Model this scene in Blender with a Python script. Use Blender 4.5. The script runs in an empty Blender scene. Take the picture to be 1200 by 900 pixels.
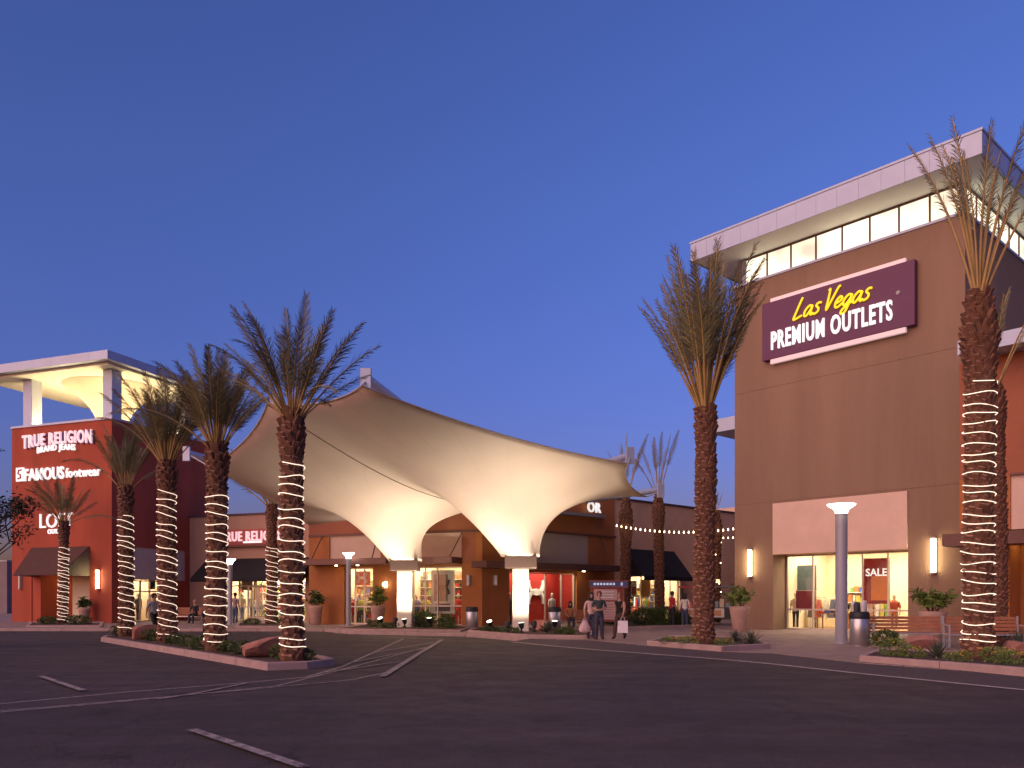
import bpy, bmesh, math, random
import numpy as np
from mathutils import Vector, Matrix

# ------------------------------------------------------------------ camera, sky, sun, exposure
sc = bpy.context.scene
COL = sc.collection
F = 945.0            # focal length in photo pixels (photo is 1200 x 900)
HC = 1.6             # eye height
cam = bpy.data.cameras.new('camera')
camo = bpy.data.objects.new('camera', cam)
COL.objects.link(camo)
camo.location = (0, 0, HC)
camo.rotation_euler = (math.pi / 2, 0, 0)
cam.sensor_width = 36
cam.lens = F / 1200 * 36
cam.shift_y = 250 / 1200
cam.clip_end = 5000
sc.camera = camo

SUN_AZ = 230         # afterglow: left and behind the camera
world = bpy.data.worlds.new('World')
sc.world = world
world.use_nodes = True
wn = world.node_tree
bg = wn.nodes['Background']
sky = wn.nodes.new('ShaderNodeTexSky')
sky.sky_type = 'NISHITA'
sky.sun_disc = False
sky.sun_elevation = math.radians(1.5)
sky.sun_rotation = math.radians(SUN_AZ)
sky.ozone_density = 3
sky.air_density = 1
sky.dust_density = 1
tint = wn.nodes.new('ShaderNodeMix')
tint.data_type = 'RGBA'
tint.blend_type = 'MULTIPLY'
tint.inputs['Factor'].default_value = 1
tint.inputs['B'].default_value = (0.77, 0.59, 1.0, 1)
wn.links.new(sky.outputs[0], tint.inputs['A'])
# dusk air: the lowest sky is a little dimmer and more violet all round
geo = wn.nodes.new('ShaderNodeTexCoord')
sepz = wn.nodes.new('ShaderNodeSeparateXYZ')
wn.links.new(geo.outputs['Generated'], sepz.inputs[0])
ramp = wn.nodes.new('ShaderNodeValToRGB')
ramp.color_ramp.elements[0].position = 0.0
ramp.color_ramp.elements[0].color = (0.78, 0.72, 1.0, 1)
ramp.color_ramp.elements[1].position = 0.45
ramp.color_ramp.elements[1].color = (1, 1, 1, 1)
wn.links.new(sepz.outputs[2], ramp.inputs[0])
tint2 = wn.nodes.new('ShaderNodeMix')
tint2.data_type = 'RGBA'
tint2.blend_type = 'MULTIPLY'
tint2.inputs['Factor'].default_value = 1
wn.links.new(tint.outputs['Result'], tint2.inputs['A'])
wn.links.new(ramp.outputs[0], tint2.inputs['B'])
wn.links.new(tint2.outputs['Result'], bg.inputs[0])
bg.inputs[1].default_value = 0.136

sun = bpy.data.lights.new('sun', 'SUN')
suno = bpy.data.objects.new('sun', sun)
COL.objects.link(suno)
sun.energy = 0.67
sun.angle = math.radians(75)
sun.color = (1.0, 0.62, 0.42)
saz = math.radians(SUN_AZ)
sdir = Vector((math.sin(saz), math.cos(saz), math.tan(math.radians(28))))
suno.rotation_euler = (-sdir).to_track_quat('-Z', 'Y').to_euler()

vs = sc.view_settings
vs.view_transform = 'Standard'
vs.look = 'None'
vs.exposure = 2.15
vs.gamma = 1
vs.use_curve_mapping = False
sc.cycles.use_denoising = True
sc.cycles.max_bounces = 8
sc.cycles.transparent_max_bounces = 24
sc.cycles.caustics_reflective = False
sc.cycles.caustics_refractive = False
sc.cycles.sample_clamp_indirect = 3.0
EXPK = 2 ** 2.15     # scene radiance 1/EXPK shows as white

random.seed(5)
RND = random.Random(11)

# ------------------------------------------------------------------ materials
MATS = {}
def mat(name, col, rough=0.7, var=0.12, scale=3.0, bump=0.0, bscale=40.0, metal=0.0, spec=0.35, col2=None, streak=False):
    if name in MATS:
        return MATS[name]
    m = bpy.data.materials.new(name)
    m.use_nodes = True
    nt = m.node_tree
    b = nt.nodes['Principled BSDF']
    b.inputs['Roughness'].default_value = rough
    b.inputs['Metallic'].default_value = metal
    b.inputs['Specular IOR Level'].default_value = spec
    tc = nt.nodes.new('ShaderNodeTexCoord')
    if var > 0:
        n = nt.nodes.new('ShaderNodeTexNoise')
        n.inputs['Scale'].default_value = scale
        n.inputs['Detail'].default_value = 6
        n.inputs['Roughness'].default_value = 0.65
        if streak:
            mp = nt.nodes.new('ShaderNodeMapping')
            mp.inputs['Scale'].default_value = (1, 1, 0.12)
            nt.links.new(tc.outputs['Object'], mp.inputs[0])
            nt.links.new(mp.outputs[0], n.inputs['Vector'])
        else:
            nt.links.new(tc.outputs['Object'], n.inputs['Vector'])
        r = nt.nodes.new('ShaderNodeValToRGB')
        c2 = col2 or tuple(min(1, c * (1 + var)) for c in col)
        c1 = col if col2 else tuple(c * (1 - var) for c in col)
        r.color_ramp.elements[0].position = 0.3
        r.color_ramp.elements[1].position = 0.7
        r.color_ramp.elements[0].color = (*c1, 1)
        r.color_ramp.elements[1].color = (*c2, 1)
        nt.links.new(n.outputs['Fac'], r.inputs[0])
        nt.links.new(r.outputs[0], b.inputs['Base Color'])
    else:
        b.inputs['Base Color'].default_value = (*col, 1)
    if bump > 0:
        n2 = nt.nodes.new('ShaderNodeTexNoise')
        n2.inputs['Scale'].default_value = bscale
        n2.inputs['Detail'].default_value = 8
        nt.links.new(tc.outputs['Object'], n2.inputs['Vector'])
        bp = nt.nodes.new('ShaderNodeBump')
        bp.inputs['Strength'].default_value = bump
        bp.inputs['Distance'].default_value = 0.02
        nt.links.new(n2.outputs['Fac'], bp.inputs['Height'])
        nt.links.new(bp.outputs[0], b.inputs['Normal'])
    MATS[name] = m
    return m

def emit(name, col, strength, base=None):
    """strength in displayed units: 1 shows as white before tone clipping"""
    if name in MATS:
        return MATS[name]
    m = bpy.data.materials.new(name)
    m.use_nodes = True
    b = m.node_tree.nodes['Principled BSDF']
    b.inputs['Base Color'].default_value = (*(base or col), 1)
    b.inputs['Roughness'].default_value = 0.5
    b.inputs['Emission Color'].default_value = (*col, 1)
    b.inputs['Emission Strength'].default_value = strength / EXPK
    MATS[name] = m
    return m

def glass_mat():
    m = bpy.data.materials.new('shop_glass')
    m.use_nodes = True
    nt = m.node_tree
    nt.nodes.clear()
    out = nt.nodes.new('ShaderNodeOutputMaterial')
    tr = nt.nodes.new('ShaderNodeBsdfTransparent')
    tr.inputs[0].default_value = (0.94, 0.96, 0.95, 1)
    gl = nt.nodes.new('ShaderNodeBsdfGlossy')
    gl.inputs['Roughness'].default_value = 0.03
    fr = nt.nodes.new('ShaderNodeFresnel')
    fr.inputs[0].default_value = 1.45
    mx = nt.nodes.new('ShaderNodeMixShader')
    ge = nt.nodes.new('ShaderNodeNewGeometry')
    iv = nt.nodes.new('ShaderNodeMath'); iv.operation = 'SUBTRACT'; iv.inputs[0].default_value = 1
    ml = nt.nodes.new('ShaderNodeMath'); ml.operation = 'MULTIPLY'
    nt.links.new(ge.outputs['Backfacing'], iv.inputs[1]); nt.links.new(fr.outputs[0], ml.inputs[0]); nt.links.new(iv.outputs[0], ml.inputs[1])
    nt.links.new(ml.outputs[0], mx.inputs[0])
    nt.links.new(tr.outputs[0], mx.inputs[1])
    nt.links.new(gl.outputs[0], mx.inputs[2])
    nt.links.new(mx.outputs[0], out.inputs[0])
    MATS['glass'] = m
    return m
M_GLASS = glass_mat()

def frosted_lit():
    """frosted clerestory glass lit from inside: soft uneven glow"""
    m = bpy.data.materials.new('lit_frosted_glass')
    m.use_nodes = True
    nt = m.node_tree
    b = nt.nodes['Principled BSDF']
    b.inputs['Base Color'].default_value = (0.7, 0.7, 0.62, 1)
    b.inputs['Roughness'].default_value = 0.25
    tc = nt.nodes.new('ShaderNodeTexCoord')
    n = nt.nodes.new('ShaderNodeTexNoise')
    n.inputs['Scale'].default_value = 0.55
    n.inputs['Detail'].default_value = 1.5
    r = nt.nodes.new('ShaderNodeValToRGB')
    r.color_ramp.elements[0].position = 0.34
    r.color_ramp.elements[1].position = 0.62
    r.color_ramp.elements[0].color = (0.30, 0.29, 0.22, 1)
    r.color_ramp.elements[1].color = (1.0, 0.92, 0.66, 1)
    nt.links.new(tc.outputs['Object'], n.inputs['Vector'])
    nt.links.new(n.outputs['Fac'], r.inputs[0])
    nt.links.new(r.outputs[0], b.inputs['Emission Color'])
    b.inputs['Emission Strength'].default_value = 1.8 / EXPK
    return m

BROWN = mat('brown_stucco', (0.255, 0.160, 0.108), 0.9, 0.13, 0.5, 0.5, 24, streak=True)
PINKP = mat('pink_stucco', (0.68, 0.48, 0.38), 0.9, 0.07, 0.8, 0.3, 30)
RED = mat('red_stucco', (0.36, 0.074, 0.040), 0.9, 0.16, 0.8, 0.6, 22, streak=True)
ORANGE = mat('orange_stucco', (0.42, 0.155, 0.055), 0.9, 0.10, 0.8, 0.3, 30)
RUST = mat('rust_stucco', (0.34, 0.12, 0.065), 0.9, 0.10, 0.8, 0.3, 30)
PEACH = mat('peach_stucco', (0.43, 0.25, 0.175), 0.9, 0.08, 0.6, 0.3, 30)
TAN = mat('tan_stucco', (0.78, 0.50, 0.35), 0.9, 0.08, 0.6, 0.3, 30)  # base colour raised to stand in for lamp light on this wall
GREYP = mat('grey_stucco', (0.50, 0.40, 0.35), 0.9, 0.07, 0.6, 0.3, 30)
MAUVE = mat('mauve_stucco', (0.22, 0.15, 0.15), 0.9, 0.08, 0.6, 0.3, 30)
FASC = mat('pale_metal_panel', (0.40, 0.44, 0.56), 0.5, 0.06, 1.2, 0.0, metal=0.3)
SOFF = mat('soffit_panel', (0.80, 0.77, 0.68), 0.6, 0.05, 1.2)
CREAM = mat('cream_plaster', (0.68, 0.58, 0.47), 0.8, 0.06, 0.8, 0.15, 20)
ALU = mat('aluminium', (0.55, 0.53, 0.52), 0.4, 0.05, 4, metal=0.6)
STEEL = mat('brushed_steel', (0.50, 0.48, 0.48), 0.35, 0.12, 6, metal=0.8, streak=True)
GREYM = mat('grey_paint_metal', (0.30, 0.28, 0.31), 0.5, 0.06, 3, metal=0.2)
BLACK = mat('black_plastic', (0.02, 0.02, 0.022), 0.5, 0.2, 5)
AWN_BR = mat('brown_canvas', (0.085, 0.038, 0.030), 0.9, 0.10, 2, 0.2, 80)
AWN_BK = mat('black_canvas', (0.018, 0.016, 0.020), 0.9, 0.15, 2, 0.2, 80)
AWN_ST = mat('brown_steel', (0.16, 0.075, 0.06), 0.55, 0.10, 2, metal=0.2)
MULL = mat('mullion_alu', (0.52, 0.45, 0.40), 0.45, 0.05, 3, metal=0.4)
FABRIC = None
ASPH = None
KERB = mat('kerb_concrete', (0.36, 0.245, 0.225), 0.9, 0.16, 2.2, 0.5, 40)
CONC = mat('concrete', (0.33, 0.25, 0.235), 0.9, 0.12, 0.7, 0.4, 40)
SOIL = mat('soil', (0.09, 0.055, 0.042), 1.0, 0.35, 6, 0.9, 30)
ROCK = mat('red_boulder', (0.36, 0.16, 0.12), 0.9, 0.22, 3, 0.8, 12)
PAINT = None
WOOD = mat('bench_timber', (0.36, 0.145, 0.075), 0.6, 0.18, 5, 0.15, 60)
POT = mat('pot_concrete', (0.40, 0.25, 0.20), 0.85, 0.10, 4, 0.2, 60)
TRUNK = mat('palm_bark', (0.12, 0.055, 0.034), 0.95, 0.35, 9, 0.8, 40)
TRUNKD = mat('palm_boot', (0.165, 0.078, 0.048), 0.95, 0.45, 7, 0.6, 50)
TRUNKC = mat('palm_boot_cut', (0.30, 0.155, 0.10), 0.95, 0.35, 9)
FROND = mat('palm_leaf', (0.120, 0.118, 0.052), 0.5, 0.35, 2.5, col2=(0.215, 0.195, 0.100))
RACHIS = mat('palm_rachis', (0.38, 0.25, 0.09), 0.6, 0.2, 3)
LEAF = mat('shrub_leaf', (0.055, 0.085, 0.022), 0.6, 0.3, 5, col2=(0.095, 0.125, 0.035))
LEAFB = mat('bright_leaf', (0.10, 0.16, 0.03), 0.55, 0.3, 5, col2=(0.16, 0.22, 0.05))
AGAVE = mat('agave_leaf', (0.075, 0.095, 0.065), 0.55, 0.2, 5)
GRASSM = mat('dry_grass', (0.12, 0.10, 0.04), 0.8, 0.3, 5)
FLOWER = mat('yellow_flower', (0.55, 0.34, 0.03), 0.7, 0.2, 5)
TREELEAF = mat('mesquite_leaf', (0.035, 0.042, 0.020), 0.7, 0.3, 4)
BARK = mat('tree_bark', (0.07, 0.045, 0.035), 0.95, 0.25, 8, 0.6, 30)
ROPE = emit('rope_light', (1.0, 0.80, 0.62), 1.6)
TUBE = emit('sconce_tube', (1.0, 0.84, 0.48), 30)
LAMPW = emit('post_lamp_lens', (1.0, 0.90, 0.78), 9)
CEILL = emit('shop_ceiling_light', (1.0, 0.86, 0.62), 17)
DOWNL = emit('downlight', (1.0, 0.72, 0.32), 40)
SIGNW = emit('sign_white', (1.0, 0.96, 0.93), 0.72, (0.8, 0.8, 0.8))
SIGNY = emit('sign_yellow', (1.0, 0.70, 0.02), 0.85, (0.8, 0.55, 0.02))
SIGNP = emit('sign_pinkwhite', (1.0, 0.62, 0.66), 0.70, (0.8, 0.6, 0.6))
SIGNR = mat('sign_red_edge', (0.55, 0.03, 0.03), 0.5, 0.0)
SIGNB = mat('sign_blue_side', (0.16, 0.12, 0.30), 0.5, 0.0)
BULB = emit('festoon_bulb', (1.0, 0.72, 0.42), 10)
PURPLE = mat('purple_panel', (0.115, 0.032, 0.085), 0.5, 0.05, 1)
PBAR = emit('sign_bar', (0.85, 0.62, 0.62), 0.42, (0.7, 0.5, 0.5))
FLOODL = emit('flood_lens', (1.0, 0.9, 0.7), 8)
ROOMW = mat('room_wall', (0.72, 0.60, 0.42), 0.9, 0.06, 1)
ROOMF = mat('room_floor', (0.36, 0.22, 0.12), 0.6, 0.15, 3)
REDWALL = mat('red_display_wall', (0.30, 0.018, 0.014), 0.7, 0.05, 1)
MIRROR = mat('steel_rail', (0.6, 0.58, 0.56), 0.3, 0.0, metal=0.8)
WHITE = mat('white_paint', (0.78, 0.76, 0.73), 0.6, 0.05, 2)

def colour(c, rough=0.8):
    n = 'colour_%02d_%02d_%02d' % tuple(int(v * 99) for v in c)
    return mat(n, c, rough, 0.10, 8)

# ------------------------------------------------------------------ helpers
def at(px, py, d):
    """point at depth d metres that the photo shows at pixel px, py"""
    return Vector(((px - 600) / F * d, d, HC - (py - 700) / F * d))
def G(px, py, z=0.0):
    """ground point at height z under photo pixel"""
    d = (HC - z) * F / (py - 700)
    return Vector(((px - 600) / F * d, d, z))
def GP(px, d, z=0.0):
    return Vector(((px - 600) / F * d, d, z))

class MB:
    def __init__(s):
        s.v = []; s.f = []; s.m = []; s.mi = 0; s.sm = []
    def add(s, vs, fs, smooth=False):
        o = len(s.v)
        s.v += [tuple(p) for p in vs]
        for f in fs:
            s.f.append(tuple(i + o for i in f)); s.m.append(s.mi); s.sm.append(smooth)
        return s
    def box(s, x0, x1, y0, y1, z0, z1):
        v = [(x0, y0, z0), (x1, y0, z0), (x1, y1, z0), (x0, y1, z0), (x0, y0, z1), (x1, y0, z1), (x1, y1, z1), (x0, y1, z1)]
        return s.add(v, [(0, 3, 2, 1), (4, 5, 6, 7), (0, 1, 5, 4), (1, 2, 6, 5), (2, 3, 7, 6), (3, 0, 4, 7)])
    def hexa(s, v):
        return s.add(v, [(0, 3, 2, 1), (4, 5, 6, 7), (0, 1, 5, 4), (1, 2, 6, 5), (2, 3, 7, 6), (3, 0, 4, 7)])
    def prism(s, poly, z0, z1):
        n = len(poly)
        v = [(p[0], p[1], z0) for p in poly] + [(p[0], p[1], z1) for p in poly]
        fs = [tuple(range(n - 1, -1, -1)), tuple(range(n, 2 * n))]
        fs += [(i, (i + 1) % n, n + (i + 1) % n, n + i) for i in range(n)]
        return s.add(v, fs)
    def lathe(s, prof, seg=20, c=(0, 0), smooth=True, caps=True):
        v = []; fs = []
        for (r, z) in prof:
            for k in range(seg):
                a = 2 * math.pi * k / seg
                v.append((c[0] + r * math.cos(a), c[1] + r * math.sin(a), z))
        for i in range(len(prof) - 1):
            for k in range(seg):
                k2 = (k + 1) % seg
                fs.append((i * seg + k, i * seg + k2, (i + 1) * seg + k2, (i + 1) * seg + k))
        s.add(v, fs, smooth)
        if caps:
            n = len(prof)
            s.add(v[:seg], [tuple(range(seg - 1, -1, -1))])
            s.add(v[(n - 1) * seg:], [tuple(range(seg))])
        return s
    def tube(s, path, r, seg=8, smooth=True, caps=True, flat=1.0):
        P = [Vector(p) for p in path]; n = len(P)
        rr = r if hasattr(r, '__len__') else [r] * n
        v = []; fs = []; up = None
        for i in range(n):
            t = (P[min(i + 1, n - 1)] - P[max(i - 1, 0)])
            t = t.normalized() if t.length > 1e-9 else Vector((0, 0, 1))
            if up is None:
                up = Vector((0, 0, 1)) if abs(t.z) < 0.9 else Vector((1, 0, 0))
            sx = t.cross(up)
            sx = sx.normalized() if sx.length > 1e-6 else Vector((1, 0, 0))
            sy = sx.cross(t).normalized(); up = sy
            for k in range(seg):
                a = 2 * math.pi * (k + 0.5) / seg
                v.append(P[i] + sx * (math.cos(a) * rr[i]) + sy * (math.sin(a) * rr[i] * flat))
        for i in range(n - 1):
            for k in range(seg):
                k2 = (k + 1) % seg
                fs.append((i * seg + k, i * seg + k2, (i + 1) * seg + k2, (i + 1) * seg + k))
        s.add(v, fs, smooth)
        if caps:
            s.add(v[:seg], [tuple(range(seg - 1, -1, -1))]); s.add(v[(n - 1) * seg:], [tuple(range(seg))])
        return s
    def xform(s, M):
        s.v = [tuple(M @ Vector(p)) for p in s.v]
        return s
    def mesh(s, name, mats):
        me = bpy.data.meshes.new(name)
        me.from_pydata(s.v, [], s.f)
        if not isinstance(mats, (list, tuple)):
            mats = [mats]
        for m in mats:
            me.materials.append(m)
        me.polygons.foreach_set('material_index', s.m)
        me.polygons.foreach_set('use_smooth', s.sm)
        me.update()
        return me
    def build(s, name, mats, parent=None, loc=None, rz=0.0):
        return link(name, s.mesh(name, mats), parent, loc, rz)

def link(name, me, parent=None, loc=None, rz=0.0):
    o = bpy.data.objects.new(name, me)
    COL.objects.link(o)
    if parent is not None:
        o.parent = parent
    if loc is not None:
        o.location = loc
    if rz:
        o.rotation_euler = (0, 0, rz)
    return o
def bev(o, w=0.01, seg=1):
    m = o.modifiers.new('bevel', 'BEVEL'); m.width = w; m.segments = seg; m.limit_method = 'ANGLE'
    return o
def tag(o, label=None, cat=None, group=None, kind=None):
    if label: o['label'] = label
    if cat: o['category'] = cat
    if group: o['group'] = group
    if kind: o['kind'] = kind
    return o
def thing(name, label, cat, loc=(0, 0, 0), rz=0.0, group=None):
    o = link(name, None, None, loc, rz)
    o.empty_display_size = 0.3
    return tag(o, label, cat, group)
def copy_tree(o, parent=None):
    c = o.copy(); COL.objects.link(c); c.parent = parent
    for ch in list(o.children):
        copy_tree(ch, c)
    return c

class Frame:
    """a facade: local x to the right along the wall, local y into the building"""
    def __init__(s, ox, oy, a):
        s.o = Vector((ox, oy)); s.a = a
        s.ux = Vector((math.cos(a), math.sin(a))); s.uy = Vector((-math.sin(a), math.cos(a)))
    def w(s, x, y, z=0.0):
        p = s.o + s.ux * x + s.uy * y
        return Vector((p.x, p.y, z))
    def x(s, px, y=0.0):
        k = (px - 600) / F
        b = s.o + s.uy * y
        return (k * b.y - b.x) / (s.ux.x - k * s.ux.y)
    def z(s, x, y, py):
        return HC - (py - 700) / F * s.w(x, y).y
    def xz(s, px, py, y=0.0):
        x = s.x(px, y)
        return x, s.z(x, y, py)
    def loc(s):
        return (s.o.x, s.o.y, 0)

PZ = 0.12            # plaza level

# ------------------------------------------------------------------ ground, road, plaza
def asphalt():
    m = bpy.data.materials.new('asphalt')
    m.use_nodes = True
    nt = m.node_tree; b = nt.nodes['Principled BSDF']
    tc = nt.nodes.new('ShaderNodeTexCoord')
    def noise(scale, detail=5, rough=.6, vec=None):
        n = nt.nodes.new('ShaderNodeTexNoise'); n.inputs['Scale'].default_value = scale; n.inputs['Detail'].default_value = detail; n.inputs['Roughness'].default_value = rough
        nt.links.new(vec or tc.outputs['Object'], n.inputs['Vector']); return n
    def ramp(src, p0, c0, p1, c1):
        r = nt.nodes.new('ShaderNodeValToRGB'); e = r.color_ramp.elements
        e[0].position = p0; e[1].position = p1; e[0].color = (*c0, 1); e[1].color = (*c1, 1)
        nt.links.new(src, r.inputs[0]); return r
    def mul(a, bb, f=1.0):
        x = nt.nodes.new('ShaderNodeMix'); x.data_type = 'RGBA'; x.blend_type = 'MULTIPLY'; x.inputs['Factor'].default_value = f
        nt.links.new(a, x.inputs['A']); nt.links.new(bb, x.inputs['B']); return x.outputs['Result']
    g3 = lambda v: (v, v, v)
    base = ramp(noise(.16, 6, .62).outputs['Fac'], .32, (.042, .030, .031), .70, (.078, .052, .047)).outputs[0]
    grain = ramp(noise(34, 5, .7).outputs['Fac'], .30, g3(.45), .75, g3(1.6)).outputs[0]
    mid = ramp(noise(2.3, 6, .7).outputs['Fac'], .35, g3(.80), .68, g3(1.15)).outputs[0]
    mp = nt.nodes.new('ShaderNodeMapping'); mp.inputs['Rotation'].default_value = (0, 0, math.radians(38)); mp.inputs['Scale'].default_value = (.045, 1.1, 1)
    nt.links.new(tc.outputs['Object'], mp.inputs[0])
    tyre = ramp(noise(1.0, 3, .5, mp.outputs[0]).outputs['Fac'], .42, g3(.80), .60, g3(1.06)).outputs[0]
    oil = ramp(noise(.75, 2, .4).outputs['Fac'], .66, g3(1.0), .76, g3(.55)).outputs[0]
    # fine cracks: edges of large warped cells, broken up by noise
    wv = noise(.9, 4); av = nt.nodes.new('ShaderNodeVectorMath'); av.operation = 'ADD'
    sv = nt.nodes.new('ShaderNodeVectorMath'); sv.operation = 'SCALE'; sv.inputs['Scale'].default_value = 1.6
    nt.links.new(wv.outputs['Color'], sv.inputs[0]); nt.links.new(tc.outputs['Object'], av.inputs[0]); nt.links.new(sv.outputs[0], av.inputs[1])
    vo = nt.nodes.new('ShaderNodeTexVoronoi'); vo.feature = 'DISTANCE_TO_EDGE'; vo.inputs['Scale'].default_value = .16
    nt.links.new(av.outputs[0], vo.inputs['Vector'])
    crack = ramp(vo.outputs['Distance'], .0012, g3(.35), .0045, g3(1.0)).outputs[0]
    col = mul(mul(mul(mul(mul(base, grain), mid), tyre), oil), crack)
    nt.links.new(col, b.inputs['Base Color'])
    rr_ = ramp(noise(1.3, 4).outputs['Fac'], .3, g3(.62), .7, g3(.88))
    nt.links.new(rr_.outputs[0], b.inputs['Roughness'])
    b.inputs['Specular IOR Level'].default_value = 0.4
    n3 = nt.nodes.new('ShaderNodeTexVoronoi'); n3.inputs['Scale'].default_value = 70
    nt.links.new(tc.outputs['Object'], n3.inputs['Vector'])
    bp = nt.nodes.new('ShaderNodeBump'); bp.inputs['Strength'].default_value = 0.8; bp.inputs['Distance'].default_value = 0.012
    nt.links.new(n3.outputs['Distance'], bp.inputs['Height']); nt.links.new(bp.outputs[0], b.inputs['Normal'])
    return m
def worn_paint():
    m = bpy.data.materials.new('worn_road_paint')
    m.use_nodes = True
    nt = m.node_tree; b = nt.nodes['Principled BSDF']
    tc = nt.nodes.new('ShaderNodeTexCoord')
    n = nt.nodes.new('ShaderNodeTexNoise'); n.inputs['Scale'].default_value = 9; n.inputs['Detail'].default_value = 7; n.inputs['Roughness'].default_value = 0.75
    r = nt.nodes.new('ShaderNodeValToRGB')
    r.color_ramp.elements[0].position = 0.36; r.color_ramp.elements[1].position = 0.62
    r.color_ramp.elements[0].color = (0.070, 0.052, 0.052, 1); r.color_ramp.elements[1].color = (0.40, 0.33, 0.31, 1)
    nt.links.new(tc.outputs['Object'], n.inputs['Vector']); nt.links.new(n.outputs['Fac'], r.inputs[0])
    nt.links.new(r.outputs[0], b.inputs['Base Color'])
    b.inputs['Roughness'].default_value = 0.8
    return m
def pavers():
    m = bpy.data.materials.new('plaza_pavers')
    m.use_nodes = True
    nt = m.node_tree; b = nt.nodes['Principled BSDF']
    tc = nt.nodes.new('ShaderNodeTexCoord')
    mp = nt.nodes.new('ShaderNodeMapping'); mp.inputs['Rotation'].default_value = (0, 0, math.radians(-48)); mp.inputs['Scale'].default_value = (1, 1, 1)
    br = nt.nodes.new('ShaderNodeTexBrick')
    br.inputs['Scale'].default_value = 1.0
    br.inputs['Brick Width'].default_value = 0.6; br.inputs['Row Height'].default_value = 0.3; br.inputs['Mortar Size'].default_value = 0.012
    br.inputs['Color1'].default_value = (0.25, 0.165, 0.145, 1); br.inputs['Color2'].default_value = (0.30, 0.205, 0.175, 1)
    br.inputs['Mortar'].default_value = (0.13, 0.09, 0.08, 1)
    n = nt.nodes.new('ShaderNodeTexNoise'); n.inputs['Scale'].default_value = 1.2; n.inputs['Detail'].default_value = 6
    mx = nt.nodes.new('ShaderNodeMix'); mx.data_type = 'RGBA'; mx.blend_type = 'MULTIPLY'; mx.inputs['Factor'].default_value = 0.6
    r = nt.nodes.new('ShaderNodeValToRGB')
    r.color_ramp.elements[0].position = 0.3; r.color_ramp.elements[1].position = 0.7
    r.color_ramp.elements[0].color = (0.72, 0.70, 0.70, 1); r.color_ramp.elements[1].color = (1.1, 1.08, 1.05, 1)
    nt.links.new(tc.outputs['Object'], mp.inputs[0]); nt.links.new(mp.outputs[0], br.inputs['Vector'])
    nt.links.new(tc.outputs['Object'], n.inputs['Vector']); nt.links.new(n.outputs['Fac'], r.inputs[0])
    nt.links.new(br.outputs['Color'], mx.inputs['A']); nt.links.new(r.outputs[0], mx.inputs['B'])
    nt.links.new(mx.outputs['Result'], b.inputs['Base Color'])
    b.inputs['Roughness'].default_value = 0.75
    return m
ASPH = asphalt(); PAINT = worn_paint(); PAVER = pavers()

g = MB()
N = 1500
g.add([(-N, -60, 0), (N, -60, 0), (N, 3000, 0), (-N, 3000, 0)], [(0, 1, 2, 3)])
tag(g.build('road', ASPH), kind='structure')

EDGE = [(-300, 739), (380, 740), (410, 743), (545, 746), (617, 752), (690, 754), (760, 761), (845, 768.5), (905, 770.5), (1010, 783), (1200, 798), (1420, 816)]
ep = [G(*e) for e in EDGE]
poly = [(p.x, p.y) for p in ep] + [(70, 40), (70, 110), (-110, 110), (-75, 60)]
def sheet(name, poly, z0, z1, m, parent=None, kind='structure'):
    bm = bmesh.new()
    vs_ = [bm.verts.new((p[0], p[1], z1)) for p in poly]
    lo = [bm.verts.new((p[0], p[1], z0)) for p in poly]
    n = len(poly)
    for i in range(n):
        bm.faces.new((vs_[i], lo[i], lo[(i + 1) % n], vs_[(i + 1) % n]))
    f = bm.faces.new(vs_)
    bmesh.ops.triangulate(bm, faces=[f])
    bmesh.ops.recalc_face_normals(bm, faces=bm.faces)
    me = bpy.data.meshes.new(name); bm.to_mesh(me); bm.free(); me.materials.append(m)
    o = link(name, me, parent)
    if parent is None:
        tag(o, kind=kind)
    return o
sheet('plaza_pavement', poly, -0.3, PZ, PAVER)

def along(pts, step):
    """split a polyline into pieces of about step metres"""
    out = []
    for a, b in zip(pts[:-1], pts[1:]):
        n = max(1, round((b - a).length / step))
        for k in range(n):
            out.append((a + (b - a) * (k / n), a + (b - a) * ((k + 1) / n)))
    return out
def kerb(parent, pts, z0, z1, w=0.16, step=2.0, m=KERB):
    for a, b in along(pts, step):
        t = (b - a); L = t.length; t.normalize()
        nrm = Vector((-t.y, t.x, 0))
        k = MB(); gp = 0.006
        A = a + t * gp; B = b - t * gp
        jz = RND.uniform(-0.006, 0.006)
        k.hexa([(*(A).xy, z0), (*(B).xy, z0), (*(B + nrm * w).xy, z0), (*(A + nrm * w).xy, z0),
                (*(A + nrm * .02).xy, z1 + jz), (*(B + nrm * .02).xy, z1 + jz), (*(B + nrm * w).xy, z1 + jz), (*(A + nrm * w).xy, z1 + jz)])
        bev(k.build('kerb_stone', m, parent), 0.02, 2)
kl = tag(link('pavement_kerb', None), kind='structure')
kerb(kl, [v + Vector((0, -0.1, 0)) for v in ep[:5]], -0.05, PZ + 0.012, 0.2, 3.0)
# sloping gutter strip on the right between plaza and white line, with dark ribbed texture
GUT = mat('gutter_paving', (0.075, 0.056, 0.058), 0.8, 0.35, 14, 0.9, 60)
WL = [(600, 752.5), (650, 757.5), (700, 762), (760, 766.5), (845, 773), (905, 778.5), (1010, 790), (1200, 809), (1420, 831)]
wl = [G(*p) for p in WL]
s_ = MB()
pe = [ep[4], ep[4].lerp(ep[5], .45), ep[5], ep[6], ep[7], ep[8], ep[9], ep[10], ep[11]]
vv = []
for a, b in zip(wl, pe):
    vv += [(a.x, a.y + 0.07, 0.006), (b.x, b.y - 0.001, PZ - 0.012)]
s_.add(vv, [(2 * i, 2 * i + 2, 2 * i + 3, 2 * i + 1) for i in range(len(wl) - 1)])
tag(s_.build('gutter_ramp', GUT), kind='structure')

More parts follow.
